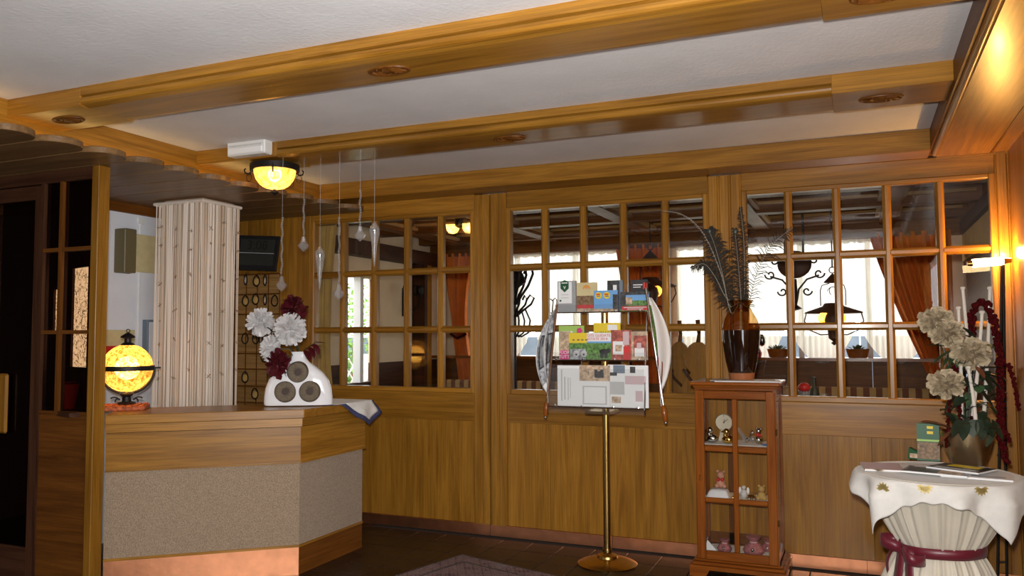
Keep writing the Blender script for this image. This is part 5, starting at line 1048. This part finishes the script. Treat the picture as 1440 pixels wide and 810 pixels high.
# carved booth ends
def booth(label, px, Y, s):
    p = onY(px, 560, Y); e = thing('booth_panel', (p.x, Y, 0), label, 'booth panel', 'carved booth panels'); o = [(.13, 0), (.13, 1.0), (.15, 1.12), (.10, 1.22), (.06, 1.27), (.11, 1.33), (.12, 1.42), (.07, 1.50), (.03, 1.53)]; pts = [(x*s, z) for x, z in o]+[(-x*s, z) for x, z in o[::-1]]
    MB().prism(pts, -.02, .02, 1).obj('panel', 'oak_z', e, bev=.004); MB().tube([(0, 0, 1.52), (.01, 0, 1.60), (0, 0, 1.72)], [.02, .015, .02], 8).obj('finial', 'oakdark_z', e, True)
    MB().tube([(.11*s, -.03, 1.0), (.05*s, -.035, 1.12), (-.05*s, -.035, 1.2), (-.12*s, -.03, 1.3)], .012, 6).obj('carved_band', 'walnut_z', e, True); bx('foot', -.16*s, .16*s, -.06, .06, 0, .06, 'walnut_x', e)
booth('carved wooden booth panel beside the newspaper on the silver stick', 957, 7.3, .85); booth('wider carved wooden booth panel beside the display cabinet vase', 983, 7.0, 1.05)
# lamps on dining room walls and ceiling
p = onY(648, 320, 8.0); e = thing('ceiling_lamp', (p.x, 8.0, 2.80), 'twin amber glass bowl lamp on the dining room ceiling', 'lamp'); MB().lathe([(.07, .15), (.07, 0), (.03, -.02), (0, -.02)], 16).obj('ceiling_plate', 'iron', e)
for s in (-1, 1):
    MB().tube([(0, 0, 0), (s*.07, 0, -.02), (s*.1, 0, .0)], .008, 6).obj('arm', 'iron', e); MB().lathe([(.078, .02), (.07, -.03), (.045, -.065), (0, -.08)], 18, c=(s*.1, 0, 0)).obj('amber_bowl', 'ambershade', e, True); MB().ball((s*.1, 0, -.015), .016, 10).obj('bulb', 'bulb_glow', e, True)
    lamp('twin_lamp_light', 'POINT', Vector((p.x+s*.1, 8.0, 2.785)), 6.0, (1, .74, .4), .03)
p = onY(632, 362, 9.9); e = thing('wall_lamp', (p.x, YW-.01, p.z), 'small amber glass wall lamp beside the orange drape', 'lamp'); bx('wall_plate', -.03, .03, -.02, 0, -.08, .08, 'iron', e); MB().lathe([(.05, .07), (.065, .02), (.05, -.06), (.02, -.09), (0, -.1)], 16, c=(0, -.09, 0)).obj('amber_shade', 'ambershade', e, True); MB().ball((0, -.09, 0), .025, 10).obj('bulb', 'bulb_glow', e, True); MB().tube([(0, 0, -.05), (0, -.09, -.1)], .008, 6).obj('arm', 'iron', e)
p = onX(570, 425, -5.38); e = thing('iron_wall_lamp', (-5.4, p.y, p.z), 'black scrolled iron lamp bracket on the cream dining room wall', 'lamp'); bx('wall_plate', 0, .02, -.05, .05, -.18, .18, 'iron', e)
for s in (-1, 1):
    MB().tube([(.02, 0, -.1*s), (.08, s*.08, -.12), (.14, s*.15, -.02), (.14, s*.17, .1)], .012, 6).obj('arm', 'iron', e, True); MB().torus((.10, s*.12, .16), .06, .011, 18, 6, 0).obj('scroll', 'iron', e, True); MB().lathe([(.02, .08), (.05, .14), (.045, .2), (.03, .22)], 12, c=(.14, s*.17, 0)).obj('candle_cup', 'iron', e, True)
# red poinsettia and dark jug on the ledge behind the dark glass of the screen
e = thing('red_flower_pot', dv.matrix_world @ Vector((0, 0, 0)), 'red flower in a red pot behind the dark glass screen', 'plant'); e.location = Vector((-4.42, 3.72, 1.13))+Vector((-.95, .31, 0))*.34+Vector((-.05, -.045, 0))
MB().lathe([(0, 0), (.05, 0), (.075, .16), (.07, .16), (0, .12)], 16).obj('pot', 'red', e, True); m = MB()
for k in range(14): a = 2.4*k; leafmesh(m, (0, 0, .16), (cos(a), sin(a), .5), .07, .04)
m.obj('bloom', 'red', e, True)
e2 = struct('trim_2', 'narrow dark ledge behind the glazed screen', 'ledge'); 
dl_ = MB().box(.05, 1.9, -.02, .16, 1.10, 1.128).obj('ledge_board', 'walnut_x', e2); dl_.location = (-4.42, 3.72, 0); dl_.rotation_euler = (0, 0, atan2(.31, -.95))
